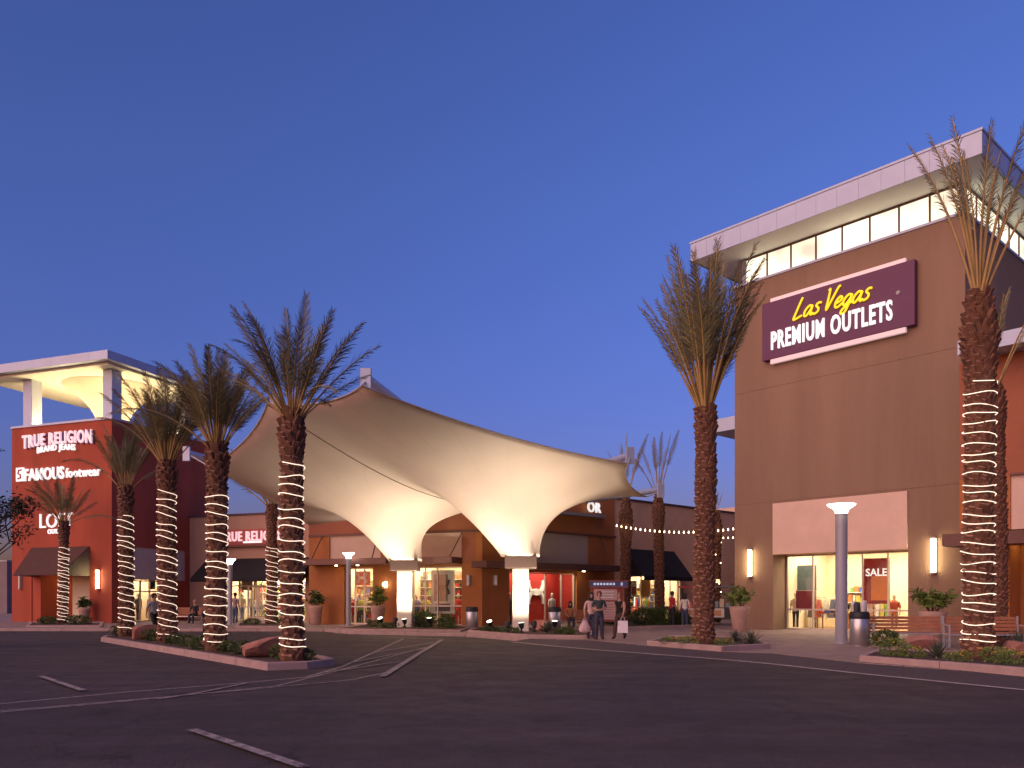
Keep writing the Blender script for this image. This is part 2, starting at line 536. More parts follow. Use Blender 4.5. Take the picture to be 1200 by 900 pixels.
def stripe(name, pts, w, parent=None, z=0.004, m=None):
    P = [G(*p) if len(p) == 2 else Vector(p) for p in pts]
    b = MB(); v = []
    for i, p in enumerate(P):
        t = (P[min(i + 1, len(P) - 1)] - P[max(0, i - 1)]); t.z = 0; t.normalize()
        nn = Vector((-t.y, t.x, 0)) * (w / 2)
        v += [(p.x - nn.x, p.y - nn.y, z), (p.x + nn.x, p.y + nn.y, z)]
    b.add(v, [(2 * i, 2 * i + 2, 2 * i + 3, 2 * i + 1) for i in range(len(P) - 1)])
    return tag(b.build(name, m or PAINT, parent), kind='structure')
stripe('road_edge_line', WL[:8] + [(1420, 831)], 0.17, z=0.011, m=mat('edge_line_paint', (.40, .33, .30), .8, .4, 6))
zz = 0.004
for k, (pts, w) in enumerate([
        ([(-60, 831), (0, 825), (150, 811), (290, 800), (360, 793.5), (402, 781), (473, 748.5)], 0.085),
        ([(-60, 841), (0, 835), (100, 826.5), (200, 817), (325, 804), (393, 787), (500, 758.5)], 0.075),
        ([(-60, 838), (60, 829), (150, 821), (300, 808), (413, 797), (453, 788.5)], 0.075),
        ([(186, 820), (230, 813), (290, 801)], 0.09),
        ([(440, 765), (508, 753.0)], 0.10), ([(412, 777), (505, 759)], 0.09), ([(380, 789), (470, 776)], 0.08),
        ([(448, 794), (484, 771), (518, 750.5)], 0.15),
        ([(430, 745.5), (473, 748), (520, 750)], 0.10),
        ([(224, 857), (356, 902)], 0.12),
        ([(48, 794), (97, 811)], 0.12)]):
    stripe('road_marking', pts, w, z=0.004 + 0.003 * k)

# ------------------------------------------------------------------ tower frames
AR = math.radians(-48.24); AL = math.radians(-20.22); AM = math.radians(41.76)
FR = Frame(17.14, 30.5, AR)
FL = Frame(-22.98, 46.3, AL)
pc = GP(565, 41.2)
FUA = Frame(pc.x, pc.y, AL)          # sports shop, left-hand face
FMR = Frame(pc.x, pc.y, AM)          # shops right of the corner

# ---- letters
def text_letters(s, size, depth=0.06, bold=0.0, sx=1.0, shear=0.0, warp=None, spacing=1.0):
    cu = bpy.data.curves.new('lettering', 'FONT')
    cu.body = s; cu.size = size; cu.extrude = depth / 2; cu.offset = bold; cu.shear = shear; cu.space_character = spacing
    cu.resolution_u = 3
    to = bpy.data.objects.new('lettering', cu)
    COL.objects.link(to)
    dg = bpy.context.evaluated_depsgraph_get()
    me = bpy.data.meshes.new_from_object(to.evaluated_get(dg))
    bpy.data.objects.remove(to); bpy.data.curves.remove(cu)
    bm = bmesh.new(); bm.from_mesh(me); bpy.data.meshes.remove(me)
    bmesh.ops.remove_doubles(bm, verts=bm.verts, dist=1e-5)
    seen = set(); isl = []
    for v in bm.verts:
        if v in seen: continue
        st = [v]; seen.add(v); comp = []
        while st:
            q = st.pop(); comp.append(q)
            for e in q.link_edges:
                w_ = e.other_vert(q)
                if w_ not in seen: seen.add(w_); st.append(w_)
        isl.append(comp)
    isl.sort(key=lambda c: min(v.co.x for v in c))
    groups = []
    for c in isl:
        x0 = min(v.co.x for v in c); x1 = max(v.co.x for v in c)
        if groups and x0 < groups[-1][1] - 0.25 * min(x1 - x0, groups[-1][1] - groups[-1][0]):
            groups[-1][2].extend(c); groups[-1][1] = max(groups[-1][1], x1)
        else:
            groups.append([x0, x1, list(c)])
    W = max(g_[1] for g_ in groups) if groups else 0
    X0 = min(g_[0] for g_ in groups) if groups else 0
    res = []
    for x0, x1, c in groups:
        idx = {v: i for i, v in enumerate(c)}
        vs_ = []
        for v in c:
            x = (v.co.x - X0) * sx; y = v.co.y
            if warp:
                x, y = warp(x / ((W - X0) * sx), x, y)
            vs_.append((x, v.co.z, y))       # local: x right, z up, y = depth (letter thickness)
        cs = set(c)
        fs = [tuple(idx[v] for v in f.verts) for f in bm.faces if f.verts[0] in cs]
        res.append((vs_, fs))
    bm.free()
    return res, (W - X0) * sx
def put_letters(parent, letters, x0, y0, z0, mats, slope=0.0, k=1.0):
    for vs_, fs in letters:
        b = MB(); b.add([(x0 + k * x, y0 + y, z0 + k * z + slope * x) for x, y, z in vs_], fs)
        b.build('letter', mats, parent)

# ------------------------------------------------------------------ storefront builder
def storefront(bld, x0, x1, y, z0, z1, cols, rail=None, transom=None, depth=5.0, wall=ROOMW, light=CEILL, mw=0.06, doors=(), nlights=3, backlit=True):
    """aluminium frame, panes and the lit room behind; cols = list of fractions"""
    if bld.parent is None:
        bld = link('shop_window', None, bld)
    xs = [x0 + (x1 - x0) * c for c in cols]
    for x in xs:
        MB().box(x - mw / 2, x + mw / 2, y - 0.05, y + 0.06, z0, z1).build('mullion', MULL, bld)
    zs = [z0 + 0.05] + ([rail] if rail else []) + ([transom] if transom else []) + [z1 - 0.04]
    for i, z in enumerate(zs):
        MB().box(x0 - mw / 2, x1 + mw / 2, y - 0.043, y + 0.053, z - 0.035, z + 0.035).build('frame_rail', MULL, bld)
    for xa, xb in zip(xs[:-1], xs[1:]):
        for za, zb in zip(zs[:-1], zs[1:]):
            MB().box(xa + mw / 2 - .004, xb - mw / 2 + .004, y - 0.006, y + 0.006, za + 0.031, zb - 0.031).build('glass_pane', M_GLASS, bld)
    # room
    e = 0.4
    r = MB()
    r.mi = 0
    r.box(x0 - e, x1 + e, y + depth, y + depth + 0.1, z0 - 0.1, z1 + 0.35)
    r.box(x0 - e - .1, x0 - e, y + 0.08, y + depth, z0 - 0.1, z1 + 0.35)
    r.box(x1 + e, x1 + e + .1, y + 0.08, y + depth, z0 - 0.1, z1 + 0.35)
    r.box(x0 - e, x1 + e, y + 0.08, y + depth, z1 + 0.35, z1 + 0.45)
    r.mi = 1
    r.box(x0 - e, x1 + e, y + 0.08, y + depth, z0 - 0.2, z0 - 0.1 + 0.11)
    r.build('interior', [wall, ROOMF], bld)
    for k in range(nlights):
        xa = x0 + (x1 - x0) * (k + 0.15) / nlights; xb = x0 + (x1 - x0) * (k + 0.85) / nlights
        MB().box(xa, xb, y + min(0.7, depth * .25), y + depth * .8, z1 + 0.30, z1 + 0.345).build('ceiling_light', light, bld)

def sconce(name, loc, rz, label, h=1.3, r=0.075, lit=True, group=None):
    t = thing(name, label, 'wall lamp', loc, rz, group)
    b = MB()
    b.box(-0.09, 0.09, -0.06, 0.0, -h / 2 - 0.05, h / 2 + 0.05)
    b.build('back_plate', ALU, t)
    MB().lathe([(r, -h / 2), (r, h / 2)], 14, (0, -0.06 - r)).build('tube', TUBE if lit else WHITE, t)
    c = MB()
    c.lathe([(r + .015, -h / 2 - 0.06), (r + .015, -h / 2 + .003)], 14, (0, -0.06 - r)); c.lathe([(r + .015, h / 2 - .003), (r + .015, h / 2 + 0.06)], 14, (0, -0.06 - r))
    c.build('end_cap', ALU, t)
    return t

# ------------------------------------------------------------------ RIGHT TOWER
def right_tower():
    f = FR
    T = thing('shop_tower', 'tall brown stucco corner tower with glowing clerestory under a pale flat roof', 'building', f.loc(), f.a)
    xl = f.x(861); D = 12.0
    zt = f.z(0, 0, 250)
    j1 = f.z(0, 0, 405); j2 = f.z(0, 0, 566)
    xo0 = f.x(906); xo1 = f.x(1064)
    zp0 = f.z(xo1, 0, 643); zp1 = f.z(xo1, 0, 575)
    gap = 0.010
    # front wall courses, split at the reveal joints, with the entrance opening
    th = 0.35
    MB().box(xl, 0, 0, th, j1 + gap / 2, zt).build('wall', BROWN, T)
    MB().box(xl, 0, 0, th, j2 + gap / 2, j1 - gap / 2).build('wall', BROWN, T)
    MB().box(xl, xo0, 0, 1.25, PZ - .1, j2 - gap / 2).build('wall', BROWN, T)
    MB().box(xo1, 0, 0, 1.25, PZ - .1, j2 - gap / 2).build('wall', BROWN, T)
    MB().box(xo0, xo1, 0.001, 1.25, zp1, j2 - gap / 2 - .001).build('wall', BROWN, T)
    MB().box(xl + .03, -.03, 0.03, th, j1 - gap / 2, j1 + gap / 2).build('reveal_joint', BROWN, T)
    MB().box(xl + .03, -.03, 0.03, th, j2 - gap / 2, j2 + gap / 2).build('reveal_joint', BROWN, T)
    MB().box(xo0 + .01, xo1 - .01, -0.06, 1.2, zp0, zp1 - .01).build('spandrel_panel', PINKP, T)
    # side and back walls
    MB().box(-th, -0.001, th, D, j2, zt - .002).build('wall', BROWN, T)
    MB().box(-th, -0.001, 1.25, D, PZ - .1, j2).build('wall', BROWN, T)
    MB().box(xl + .001, xl + th, th, D, j2, zt - .002).build('wall', BROWN, T)
    MB().box(xl + .001, xl + th, 1.25, D, PZ - .1, j2).build('wall', BROWN, T)
    MB().box(xl, 0, D, D + th, PZ - .1, zt - .003).build('wall', BROWN, T)
    # coping
    cp = MB(); z = zt
    cp.box(xl - .05, .05, -.05, .45, z, z + .10); cp.box(-.45, .05, .45, D + .4, z, z + .10); cp.box(xl - .05, xl + .45, .45, D + .4, z, z + .10)
    cp.build('coping', FASC, T)
    MB().box(xl + .3, -.3, .45, D, z - .2, z - .05).build('roof_deck', SOFF, T)
    CL = link('clerestory', None, T)
    # clerestory
    zw0 = zt + 0.10; zw1 = f.z(0, 0, 212)
    FL_ = frosted_lit()
    ins = 0.12
    n = 8
    xa, xb = xl + 0.45, -0.14
    for k in range(n + 1):
        x = xa + (xb - xa) * k / n
        w = 0.10 if k in (0, n) else 0.035
        MB().box(x - w, x + w, ins - .03, ins + .09, zw0, zw1).build('mullion', FASC if k in (0, n) else AWN_ST, CL)
    for k in range(n):
        x0 = xa + (xb - xa) * k / n + .034; x1 = xa + (xb - xa) * (k + 1) / n - .034
        MB().box(x0, x1, ins + .02, ins + .05, zw0 + .05, zw1 - .05).build('window_pane', FL_, CL)
    MB().box(xa, xb, ins - .02, ins + .08, zw1 - .05, zw1 + .02).build('window_head', AWN_ST, CL)
    ns = 9; ya, yb = 0.25, D - .3
    for k in range(ns + 1):
        y = ya + (yb - ya) * k / ns
        MB().box(-ins - .09, -ins + .03, y - .035, y + .035, zw0, zw1).build('mullion', AWN_ST, CL)
    for k in range(ns):
        y0 = ya + (yb - ya) * k / ns + .034; y1 = ya + (yb - ya) * (k + 1) / ns - .034
        MB().box(-ins - .05, -ins - .02, y0, y1, zw0 + .05, zw1 - .05).build('window_pane', FL_, CL)
    MB().box(-ins - .08, -ins + .02, ya, yb, zw1 - .05, zw1 + .02).build('window_head', AWN_ST, CL)
    MB().box(xa - .1, xa + .05, .3, D - .3, zw0, zw1).build('back_screen', SOFF, CL)
    RF = link('roof', None, T)
    # roof: soffit, fascia panels, top
    of, orr, ol = 1.6, 1.1, 1.35
    rz0 = zw1 + 0.02; rz1 = f.z(orr, -of, 149)
    R0x, R1x, R0y, R1y = xl - ol, orr, -of, D + 1.0
    MB().box(R0x + .1, R1x - .1, R0y + .1, R1y - .1, rz0 + .02, rz0 + .12).build('soffit', SOFF, RF)
    MB().box(R0x + .06, R1x - .06, R0y + .06, R1y - .06, rz1 - .15, rz1 - .02).build('roof_top', FASC, RF)
    nf = 14
    for k in range(nf):
        x0 = R0x + (R1x - R0x) * k / nf; x1 = R0x + (R1x - R0x) * (k + 1) / nf
        MB().box(x0 + .004, x1 - .004, R0y, R0y + .05, rz0, rz1 - .10).build('fascia_panel', FASC, RF)
    ns = 13
    for k in range(ns):
        y0 = R0y + .05 + (R1y - R0y - .05) * k / ns; y1 = R0y + .05 + (R1y - R0y - .05) * (k + 1) / ns
        MB().box(R1x - .05, R1x, y0 + .004, y1 - .004, rz0, rz1 - .10).build('fascia_panel', FASC, RF)
        MB().box(R0x, R0x + .05, y0 + .004, y1 - .004, rz0, rz1 - .10).build('fascia_panel', FASC, RF)
    c = MB(); c.box(R0x - .03, R1x + .03, R0y - .03, R0y + .12, rz1 - .09, rz1); c.box(R1x - .12, R1x + .03, R0y + .12, R1y, rz1 - .09, rz1); c.box(R0x - .03, R0x + .12, R0y + .12, R1y, rz1 - .09, rz1)
    c.build('roof_trim', FASC, RF)
    # storefront, recessed
    yr = 1.15
    xs0 = f.x(923, yr); xs1 = xo1 - .05
    MB().box(xo0 + .002, xs0 - .03, yr - .02, yr + .1, PZ, zp0 - .001).build('recess_wall', BROWN, T)
    cols = [0] + [(f.x(p, yr) - xs0) / (xs1 - xs0) for p in (953, 983, 1011, 1041)] + [1]
    storefront(T, xs0, xs1, yr, PZ, zp0, cols, rail=f.z(xs0, yr, 714), depth=4.5, nlights=4)
    MB().box(xo0, xo1, 0.02, yr - .03, PZ - .05, PZ + .008).build('entrance_floor', CONC, T)
    # sign board
    sx0, sx1 = f.x(893, -.3), f.x(1072, -.3)
    sz0 = f.z(sx1, -.3, 380); sz1 = f.z(sx1, -.3, 303)
    S = thing('wall_sign', 'purple outlet sign with yellow script and white capitals high on brown tower', 'sign', f.w(sx0, -.3, sz0), f.a)
    W = sx1 - sx0; Hh = sz1 - sz0
    bev(MB().box(0, W, 0, .27, 0, Hh).build('panel', PURPLE, S), .015)
    MB().box(W * .06, W * .945, .03, .18, Hh + .003, Hh + .16).build('light_bar', PBAR, S)
    MB().box(W * .06, W * .945, .03, .18, -.20, -.003).build('light_bar', PBAR, S)
    L, w = text_letters('PREMIUM OUTLETS', 1.0, 0.08, 0.022, 0.50, spacing=1.16)
    k = W * .80 / w
    put_letters(S, L, W * .075, -.06, Hh * .16, SIGNW, k=k)
    L, w = text_letters('®', 0.2, 0.03)
    put_letters(S, L, W * .895, -.03, Hh * .52, WHITE)
    # script
    glyph = {
        'L': ([[(.22, 1.05), (.12, .7), (.02, .3), (-.04, .0), (.12, .0), (.42, .1)]], .50),
        'a': ([[(.42, .46), (.24, .5), (.06, .3), (.06, .06), (.2, .02), (.38, .28), (.44, .48), (.40, .1), (.47, .01), (.56, .1)]], .52),
        's': ([[(.40, .5), (.24, .52), (.14, .4), (.3, .24), (.3, .08), (.14, .0), (.0, .06)]], .50),
        'V': ([[(.02, .98), (.08, 1.05), (.1, .6), (.12, .02), (.32, .5), (.52, 1.02), (.62, 1.08)]], .52),
        'e': ([[(.06, .22), (.28, .3), (.36, .44), (.22, .52), (.06, .3), (.08, .06), (.24, .02), (.44, .16)]], .44),
        'g': ([[(.42, .46), (.24, .5), (.06, .3), (.06, .08), (.2, .04), (.38, .28), (.44, .48), (.36, -.05), (.22, -.38), (.04, -.34), (.12, -.14), (.52, .12)]], .52)}
    x = 0; sc_ = Hh * .315
    ox, oz = W * .24, Hh * .575
    for ch in 'Las Vegas':
        if ch == ' ':
            x += .16; continue
        st, adv = glyph[ch]
        b = MB()
        for p in st:
            pts = []
            Pn = [Vector((q[0] + .28 * q[1], q[1])) for q in p]
            for i in range(len(Pn) - 1):
                p0, p1, p2, p3 = Pn[max(0, i - 1)], Pn[i], Pn[i + 1], Pn[min(len(Pn) - 1, i + 2)]
                for s in range(5):
                    t = s / 5
                    q = 0.5 * ((2 * p1) + (p2 - p0) * t + (2 * p0 - 5 * p1 + 4 * p2 - p3) * t * t + (3 * p1 - p0 - 3 * p2 + p3) * t ** 3)
                    pts.append(q)
            pts.append(Pn[-1])
            b.tube([(ox + (x + q.x) * sc_, -.06, oz + q.y * sc_) for q in pts], .05, 6)
        b.build('letter', SIGNY, S)
        x += adv
    # wall lamps
    a_, z_ = f.xz(880, 660, 0); sconce('wall_lamp', f.w(a_, 0, z_), f.a, 'glowing tube wall lamp above the potted shrub on the brown tower', 1.2)
    a_, z_ = f.xz(1095, 651, 0); sconce('wall_lamp', f.w(a_, 0, z_), f.a, 'glowing tube wall lamp on brown tower between poster window and palm', 1.3)
    return T
TOWER = right_tower()
def rear_wing():
    # long flat roof wing behind the tower, seen left of it
    f = FR
    t = thing('rear_wing', 'pale flat roof overhang showing behind the left edge of brown tower', 'building', f.loc(), f.a)
    y0 = 6.0
    x0 = f.x(831, y0)
    z = f.z(x0, y0, 508); z1 = f.z(x0, y0, 496)
    MB().box(x0, -3, y0, y0 + 18, z, z1 + .15).build('roof_slab', FASC, t)
    MB().box(x0 + 2.2, -4, y0 + 7, y0 + 17, PZ - .1, z - .002).build('wall', MAUVE, t)
rear_wing()

def right_shop():
    f = FR
    yo = -1.0
    t = thing('shop_building', 'orange stucco shop with pale roof edge and brown awning right of brown tower', 'building', f.loc(), f.a)
    x0 = 0.15; x1 = 11
    xz0 = f.x(1190, yo)
    zr = f.z(f.x(1125, yo - 1.1), yo - 1.1, 416); zr1 = f.z(f.x(1125, yo - 1.1), yo - 1.1, 401)
    zp1 = f.z(xz0, yo, 556); zp0 = f.z(xz0, yo, 620)
    xp = f.x(1184, yo)
    MB().box(x0, x1, yo, yo + .4, zp1, zr).build('wall', RUST, t)
    MB().box(x0, xp, yo, yo + .4, zp0, zp1 - .001).build('wall', ORANGE, t)
    MB().box(xp + .002, x1, yo + .06, yo + .4, zp0, zp1 - .001).build('spandrel_panel', PINKP, t)
    MB().box(xp, x1, yo - .06, yo + .02, zp1 - .02, zp1 + .05).build('ledge', AWN_ST, t)
    MB().box(f.x(1122, yo - 1.1), x1, yo - 1.1, yo + 9, zr + .001, zr1 + .05).build('roof_edge', FASC, t)
    za0 = f.z(f.x(1180, yo - 1.4), yo - 1.4, 637); za1 = f.z(f.x(1180, yo - 1.4), yo - 1.4, 622)
    MB().box(f.x(1104, yo - 1.4), x1, yo - 1.4, yo - .002, za0, za1).build('awning_slab', AWN_ST, t)
    xc = f.x(1172, yo + .1)
    MB().box(x0, xc, yo + .1, yo + .5, PZ - .1, zp0 - .001).build('wall', BROWN, t)
    xr = f.x(1183, yo + .4)
    MB().box(xc, xr, yo + .4, yo + .8, PZ - .1, zp0 - .001).build('wall', ORANGE, t)
    MB().box(xr, x1, yo + 1.6, yo + 2.0, PZ - .1, zp0 - .001).build('wall', ORANGE, t)
    MB().box(xr - .35, xr - .001, yo + .801, yo + 2.0, PZ - .1, zp0 - .122).build('wall', ORANGE, t)
    MB().box(xc, x1, yo + .41, yo + 2.0, zp0 - .12, zp0 - .002).build('ceiling', CREAM, t)
    for k in range(3):
        xx = xr + .5 + k * 1.6
        MB().lathe([(.10, zp0 - .15), (.10, zp0 - .122)], 12, (xx, yo + 1.0)).build('downlight', DOWNL, t)
    MB().box(x0, x1, yo + .5, yo + 9, zr - 1.5, zr - 1.3).build('roof_deck', SOFF, t)
    MB().box(x1 - .4, x1, yo + .4, yo + 9, PZ - .1, zr).build('wall', RUST, t)
right_shop()

# ------------------------------------------------------------------ RED TOWER
def awning(name, f, px0, px1, y_out, zt, zb, m, label, drop=0.0):
    """sloping canvas awning; px limits on the wall"""
    x0, x1 = px0, px1
    t = thing(name, label, 'awning', f.w(x0, 0, zb), f.a)
    W = x1 - x0; h = zt - zb
    b = MB(); th = .03
    b.hexa([(0, -y_out, 0), (W, -y_out, 0), (W, -.01, h - th), (0, -.01, h - th), (0, -y_out, th), (W, -y_out, th), (W, -.01, h), (0, -.01, h)])
    b.build('canvas', m, t)
    for xx in (0.004, W - .004):
        c = MB(); e = .012
        c.add([(xx - e, -y_out + .02, 0), (xx - e, -.012, 0), (xx - e, -.012, h - .04), (xx + e, -y_out + .02, 0), (xx + e, -.012, 0), (xx + e, -.012, h - .04)],
              [(0, 2, 1), (3, 4, 5), (0, 1, 4, 3), (1, 2, 5, 4), (2, 0, 3, 5)])
        c.build('end_panel', m, t)
    MB().box(0, W, -y_out - .012, -y_out + .012, -.22, .02).build('valance', m, t)
    return t

def red_tower():
    f = FL
    T = thing('shop_tower', 'red stucco corner tower with open rooftop pavilion and white funnel', 'building', f.loc(), f.a)
    xl = f.x(14); zt = f.z(0, 0, 491)
    D = 8.3
    th = .4
    # front: entry opening between px 37 and 105
    xo0, xo1 = f.x(37), f.x(105); zo = f.z(xo1, 0, 672)
    MB().box(xl, 0, 0, th, zo, zt).build('wall', RED, T)
    MB().box(xl, xo0, 0, th, PZ - .1, zo - .001).build('wall', RED, T)
    MB().box(xo1, 0, 0, th, PZ - .1, zo - .001).build('wall', RED, T)
    MB().box(xo1, xo1 + .2, th + .001, 2.75, PZ - .1, zo + .1).build('niche_wall', RED, T)
    # side wall with shop opening px 156..190 and grey spandrel
    FS = Frame(f.o.x, f.o.y, AL + math.pi / 2)       # side face: x runs away along the wall
    def sy(px): return FS.x(px, 0)
    y0, y1 = sy(156), sy(217)
    zs0 = FS.z(y0, 0, 679); zs1 = FS.z(y0, 0, 641)
    MB().box(-th, -.001, th, D, zs1, zt - .001).build('wall', RED, T)
    MB().box(-th, -.001, th, y0, PZ - .1, zs1).build('wall', RED, T)
    MB().box(-th, -.001, y1, D, PZ - .1, zs1).build('wall', RED, T)
    MB().box(-th, -.05, y0, y1, zs0, zs1 - .001).build('spandrel_panel', GREYP, T)
    ym = sy(190)
    MB().box(-th, -.03, ym, y1, PZ - .1, zs0 - .001).build('wall', RED, T)
    MB().box(xl, xl + th, th, D, PZ - .1, zt - .002).build('wall', RED, T)
    MB().box(xl, 0, D, D + th, PZ - .1, zt - .003).build('wall', RED, T)
    c = MB(); c.box(xl - .04, .06, -.06, .4, zt, zt + .12); c.box(-.4, .06, .4, D + .4, zt, zt + .12); c.box(xl - .04, xl + .4, .4, D + .4, zt, zt + .12)
    c.build('coping', FASC, T)
    MB().box(xl + .3, -.3, .4, D, zt - .3, zt - .1).build('roof_deck', CREAM, T)
    # side shop window
    Tb = thing('side_shop_front', 'lit shop window in the shaded side wall of red tower', 'shop window', FS.loc(), FS.a)
    storefront(Tb, y0 + .03, ym - .03, .25, PZ, zs0 - .03, [0, .34, .67, 1], transom=zs0 - .7, depth=4.0, nlights=2)
    # entry niche
    r = MB()
    r.mi = 0; r.box(xo0, xo1, 2.6, 2.75, PZ - .1, zo)
    r.mi = 1; xm = f.x(64, 1.0); r.box(xo0 + .001, xm, .05, 2.59, PZ - .1, zo - .002)
    r.mi = 2; r.box(xo0, xo1, .41, 2.6, zo - .001, zo + .1)
    r.build('entry_niche', [ORANGE, RED, CREAM], T)
    MB().box(xm, xo1, .0, 2.6, PZ - .04, PZ + .01).build('entry_floor', CONC, T)
    xd0 = f.x(90, 2.5); xd1 = f.x(104, 2.5)
    MB().box(xd0, xd1, 2.5, 2.56, PZ + .01, zo - .5).build('door', emit('warm_door_glass', (1.0, .75, .4), .8), T)
    MB().box(xd0 - .06, xd0, 2.46, 2.59, PZ + .01, zo - .45).build('door_frame', MULL, T)
    for k in range(2):
        MB().lathe([(.12, zo - .03), (.12, zo - .004)], 12, (xm + .7 + k * 1.2, 1.4)).build('downlight', DOWNL, T)
    PV = link('rooftop_pavilion', None, T)
    # rooftop pavilion
    zs = f.z(0, -1.0, 424)
    zr = f.z(.9, -1.2, 408)
    pw = .72
    X0, X1, Y0, Y1 = xl + .35, -.35, .35, 6.9
    for (x, y) in ((X1 - pw, Y0), (f.x(33, .7), Y0), (X1 - pw, Y1 - pw), (f.x(33, .7), Y1 - pw)):
        bev(MB().box(x, x + pw, y, y + pw, zt - .1, zs).build('column', FASC, PV), .02)
    ox = .75; oy = 1.0
    rx0, rx1, ry0, ry1 = xl - 2.6, ox, -oy, Y1 + 1.6
    MB().box(rx0 + .1, rx1 - .1, ry0 + .1, ry1 - .1, zs + .15, zr - .05).build('roof_slab', FASC, PV)
    MB().box(rx0 + .5, rx1 - .5, ry0 + .5, ry1 - .5, zs, zs + .149).build('soffit', SOFF, PV)
    nf = 8
    for k in range(nf):
        a0 = rx0 + (rx1 - rx0) * k / nf; a1 = rx0 + (rx1 - rx0) * (k + 1) / nf
        MB().box(a0 + .004, a1 - .004, ry0, ry0 + .099, zs + .12, zr).build('fascia_panel', FASC, PV)
        b0 = ry0 + .1 + (ry1 - ry0 - .1) * k / nf; b1 = ry0 + .1 + (ry1 - ry0 - .1) * (k + 1) / nf
        MB().box(rx1 - .099, rx1, b0 + .004, b1 - .004, zs + .12, zr).build('fascia_panel', FASC, PV)
    # funnel
    cx, cy = (X0 + X1) / 2 + .1, 3.7
    prof = []
    for k in range(15):
        t = k / 14
        rr = .78 + 1.95 * (t ** 2.6) + .12 * t
        prof.append((rr, zt - .1 + (zs - .02 - zt + .1) * t))
    MB().lathe(prof, 40, (cx, cy), caps=False).build('funnel', CREAM, PV)
    for k, (dx, dy) in enumerate(((-1.9, -2.0), (1.9, -2.0), (2.1, 1.2), (-2.1, 1.4))):
        L = bpy.data.lights.new('pavilion_uplight', 'POINT'); L.energy = 62; L.color = (1, .80, .42); L.shadow_soft_size = .15
        lo = bpy.data.objects.new('pavilion_uplight', L); COL.objects.link(lo); lo.parent = PV; lo.location = (cx + dx, cy + dy, zt + .45)
        MB().lathe([(.05, zt - .1), (.05, zt + .1), (.16, zt + .22)], 10, (cx + dx, cy + dy)).build('uplight_housing', ALU, PV)
    # awning over entrance
    xa, xb = f.x(15, -2.0), f.x(105, 0)
    za = f.z(xo1, 0, 640); zb = f.z(xb, -2.0, 674)
    aw = thing('awning', 'large brown sloping canvas awning on front of red tower', 'awning', f.w(0, 0, 0), f.a)
    b = MB(); xt = f.x(37)
    xb2 = xb
    b.hexa([(xa, -2.0, zb), (xb2, -2.0, zb), (xb2, -.01, za - .04), (xt, -.01, za - .04), (xa, -2.0, zb + .04), (xb2, -2.0, zb + .04), (xb2, -.01, za), (xt, -.01, za)])
    b.build('canvas', AWN_BR, aw)
    e = MB(); e.add([(xb2 - .02, -1.96, zb), (xb2 - .02, -.012, zb), (xb2 - .02, -.012, za - .05), (xb2 + .002, -1.96, zb), (xb2 + .002, -.012, zb), (xb2 + .002, -.012, za - .05)], [(0, 2, 1), (3, 4, 5), (0, 1, 4, 3), (1, 2, 5, 4), (2, 0, 3, 5)])
    e.build('end_panel', mat('awning_lining', (.16, .13, .10), .9, .1, 2), aw)
    e = MB(); e.add([(xa, -1.98, zb), (xt, -.012, zb), (xt, -.012, za - .05), (xa + .02, -1.98, zb), (xt + .02, -.012, zb), (xt + .02, -.012, za - .05)], [(0, 2, 1), (3, 4, 5), (0, 1, 4, 3), (1, 2, 5, 4), (2, 0, 3, 5)])
    e.build('end_panel', AWN_BR, aw)
    x_, z_ = f.xz(116, 679); sconce('wall_lamp', f.w(x_, 0, z_), f.a, 'glowing tube wall lamp right of awning on the red tower', 1.05)
    x_, z_ = f.xz(25, 682); sconce('wall_lamp', f.w(x_, 0, z_), f.a, 'unlit white tube wall lamp under left end of brown awning', .75, .06, False)
    # signs
    def sign(name, px0, px1, pyb, label):
        x0 = f.x(px0); z0 = f.z(x0, 0, pyb)
        return thing(name, label, 'sign', f.w(x0, -.05, z0), f.a), f.x(px1) - x0
    S, W = sign('wall_sign', 29, 110, 531, 'arched pink and white jeans brand sign at top of red tower')
    arch = lambda t, x, y: (x, y * (1 + .18 * (2 * t - 1) ** 2) - .16 * (2 * t - 1) ** 2)
    L, w = text_letters('TRUE RELIGION', 1.0, .10, .018, .72, warp=arch, spacing=1.15)
    put_letters(S, L, 0, -.10, .38, [SIGNP], k=W / w)
    b = MB()
    for vs_, fs in L:
        b.add([(x * W / w + .06, -.02 + y * .5, z * W / w + .35) for x, y, z in vs_], fs)
    b.build('letter_backing', SIGNB, S)
    arch2 = lambda t, x, y: (x, y - .10 * (2 * t - 1) ** 2)
    L, w = text_letters('BRAND JEANS', .5, .08, .006, .85, warp=arch2, spacing=1.15)
    put_letters(S, L, W * .22, -.10, -.02, SIGNW, k=W * .55 / w)
    S, W = sign('wall_sign', 31, 120, 564, 'white shoe shop sign in bold and light letters on red tower')
    L, w = text_letters('FAMOUS', 1.0, .10, .016, .78, spacing=1.08)
    k = W * .53 / w
    put_letters(S, L, 0, -.08, 0, SIGNW, k=k)
    L, w2 = text_letters('footwear', .92, .10, .0, .82, spacing=1.08)
    put_letters(S, L, W * .555, -.08, 0.02, SIGNW, k=W * .445 / w2)
    lg = MB(); lw = W * .115
    lg.box(-lw, -.06, -.10, -.02, 0, .82); lg.build('logo_block', SIGNW, S)
    lg = MB(); lg.tube([(-lw * .30, -.11, .68), (-lw * .62, -.11, .66), (-lw * .72, -.11, .45), (-lw * .45, -.11, .40), (-lw * .4, -.11, .2), (-lw * .75, -.11, .16)], .055, 6)
    lg.build('logo_mark', mat('logo_red', (.6, .09, .05), .5, 0), S)
    S, W = sign('wall_sign', 49, 88, 619, 'thin white capitals of clothing shop above brown awning')
    L, w = text_letters('LOFT', 1.0, .08, .0, .95)
    put_letters(S, L, 0, -.08, 0, SIGNW, k=W / w)
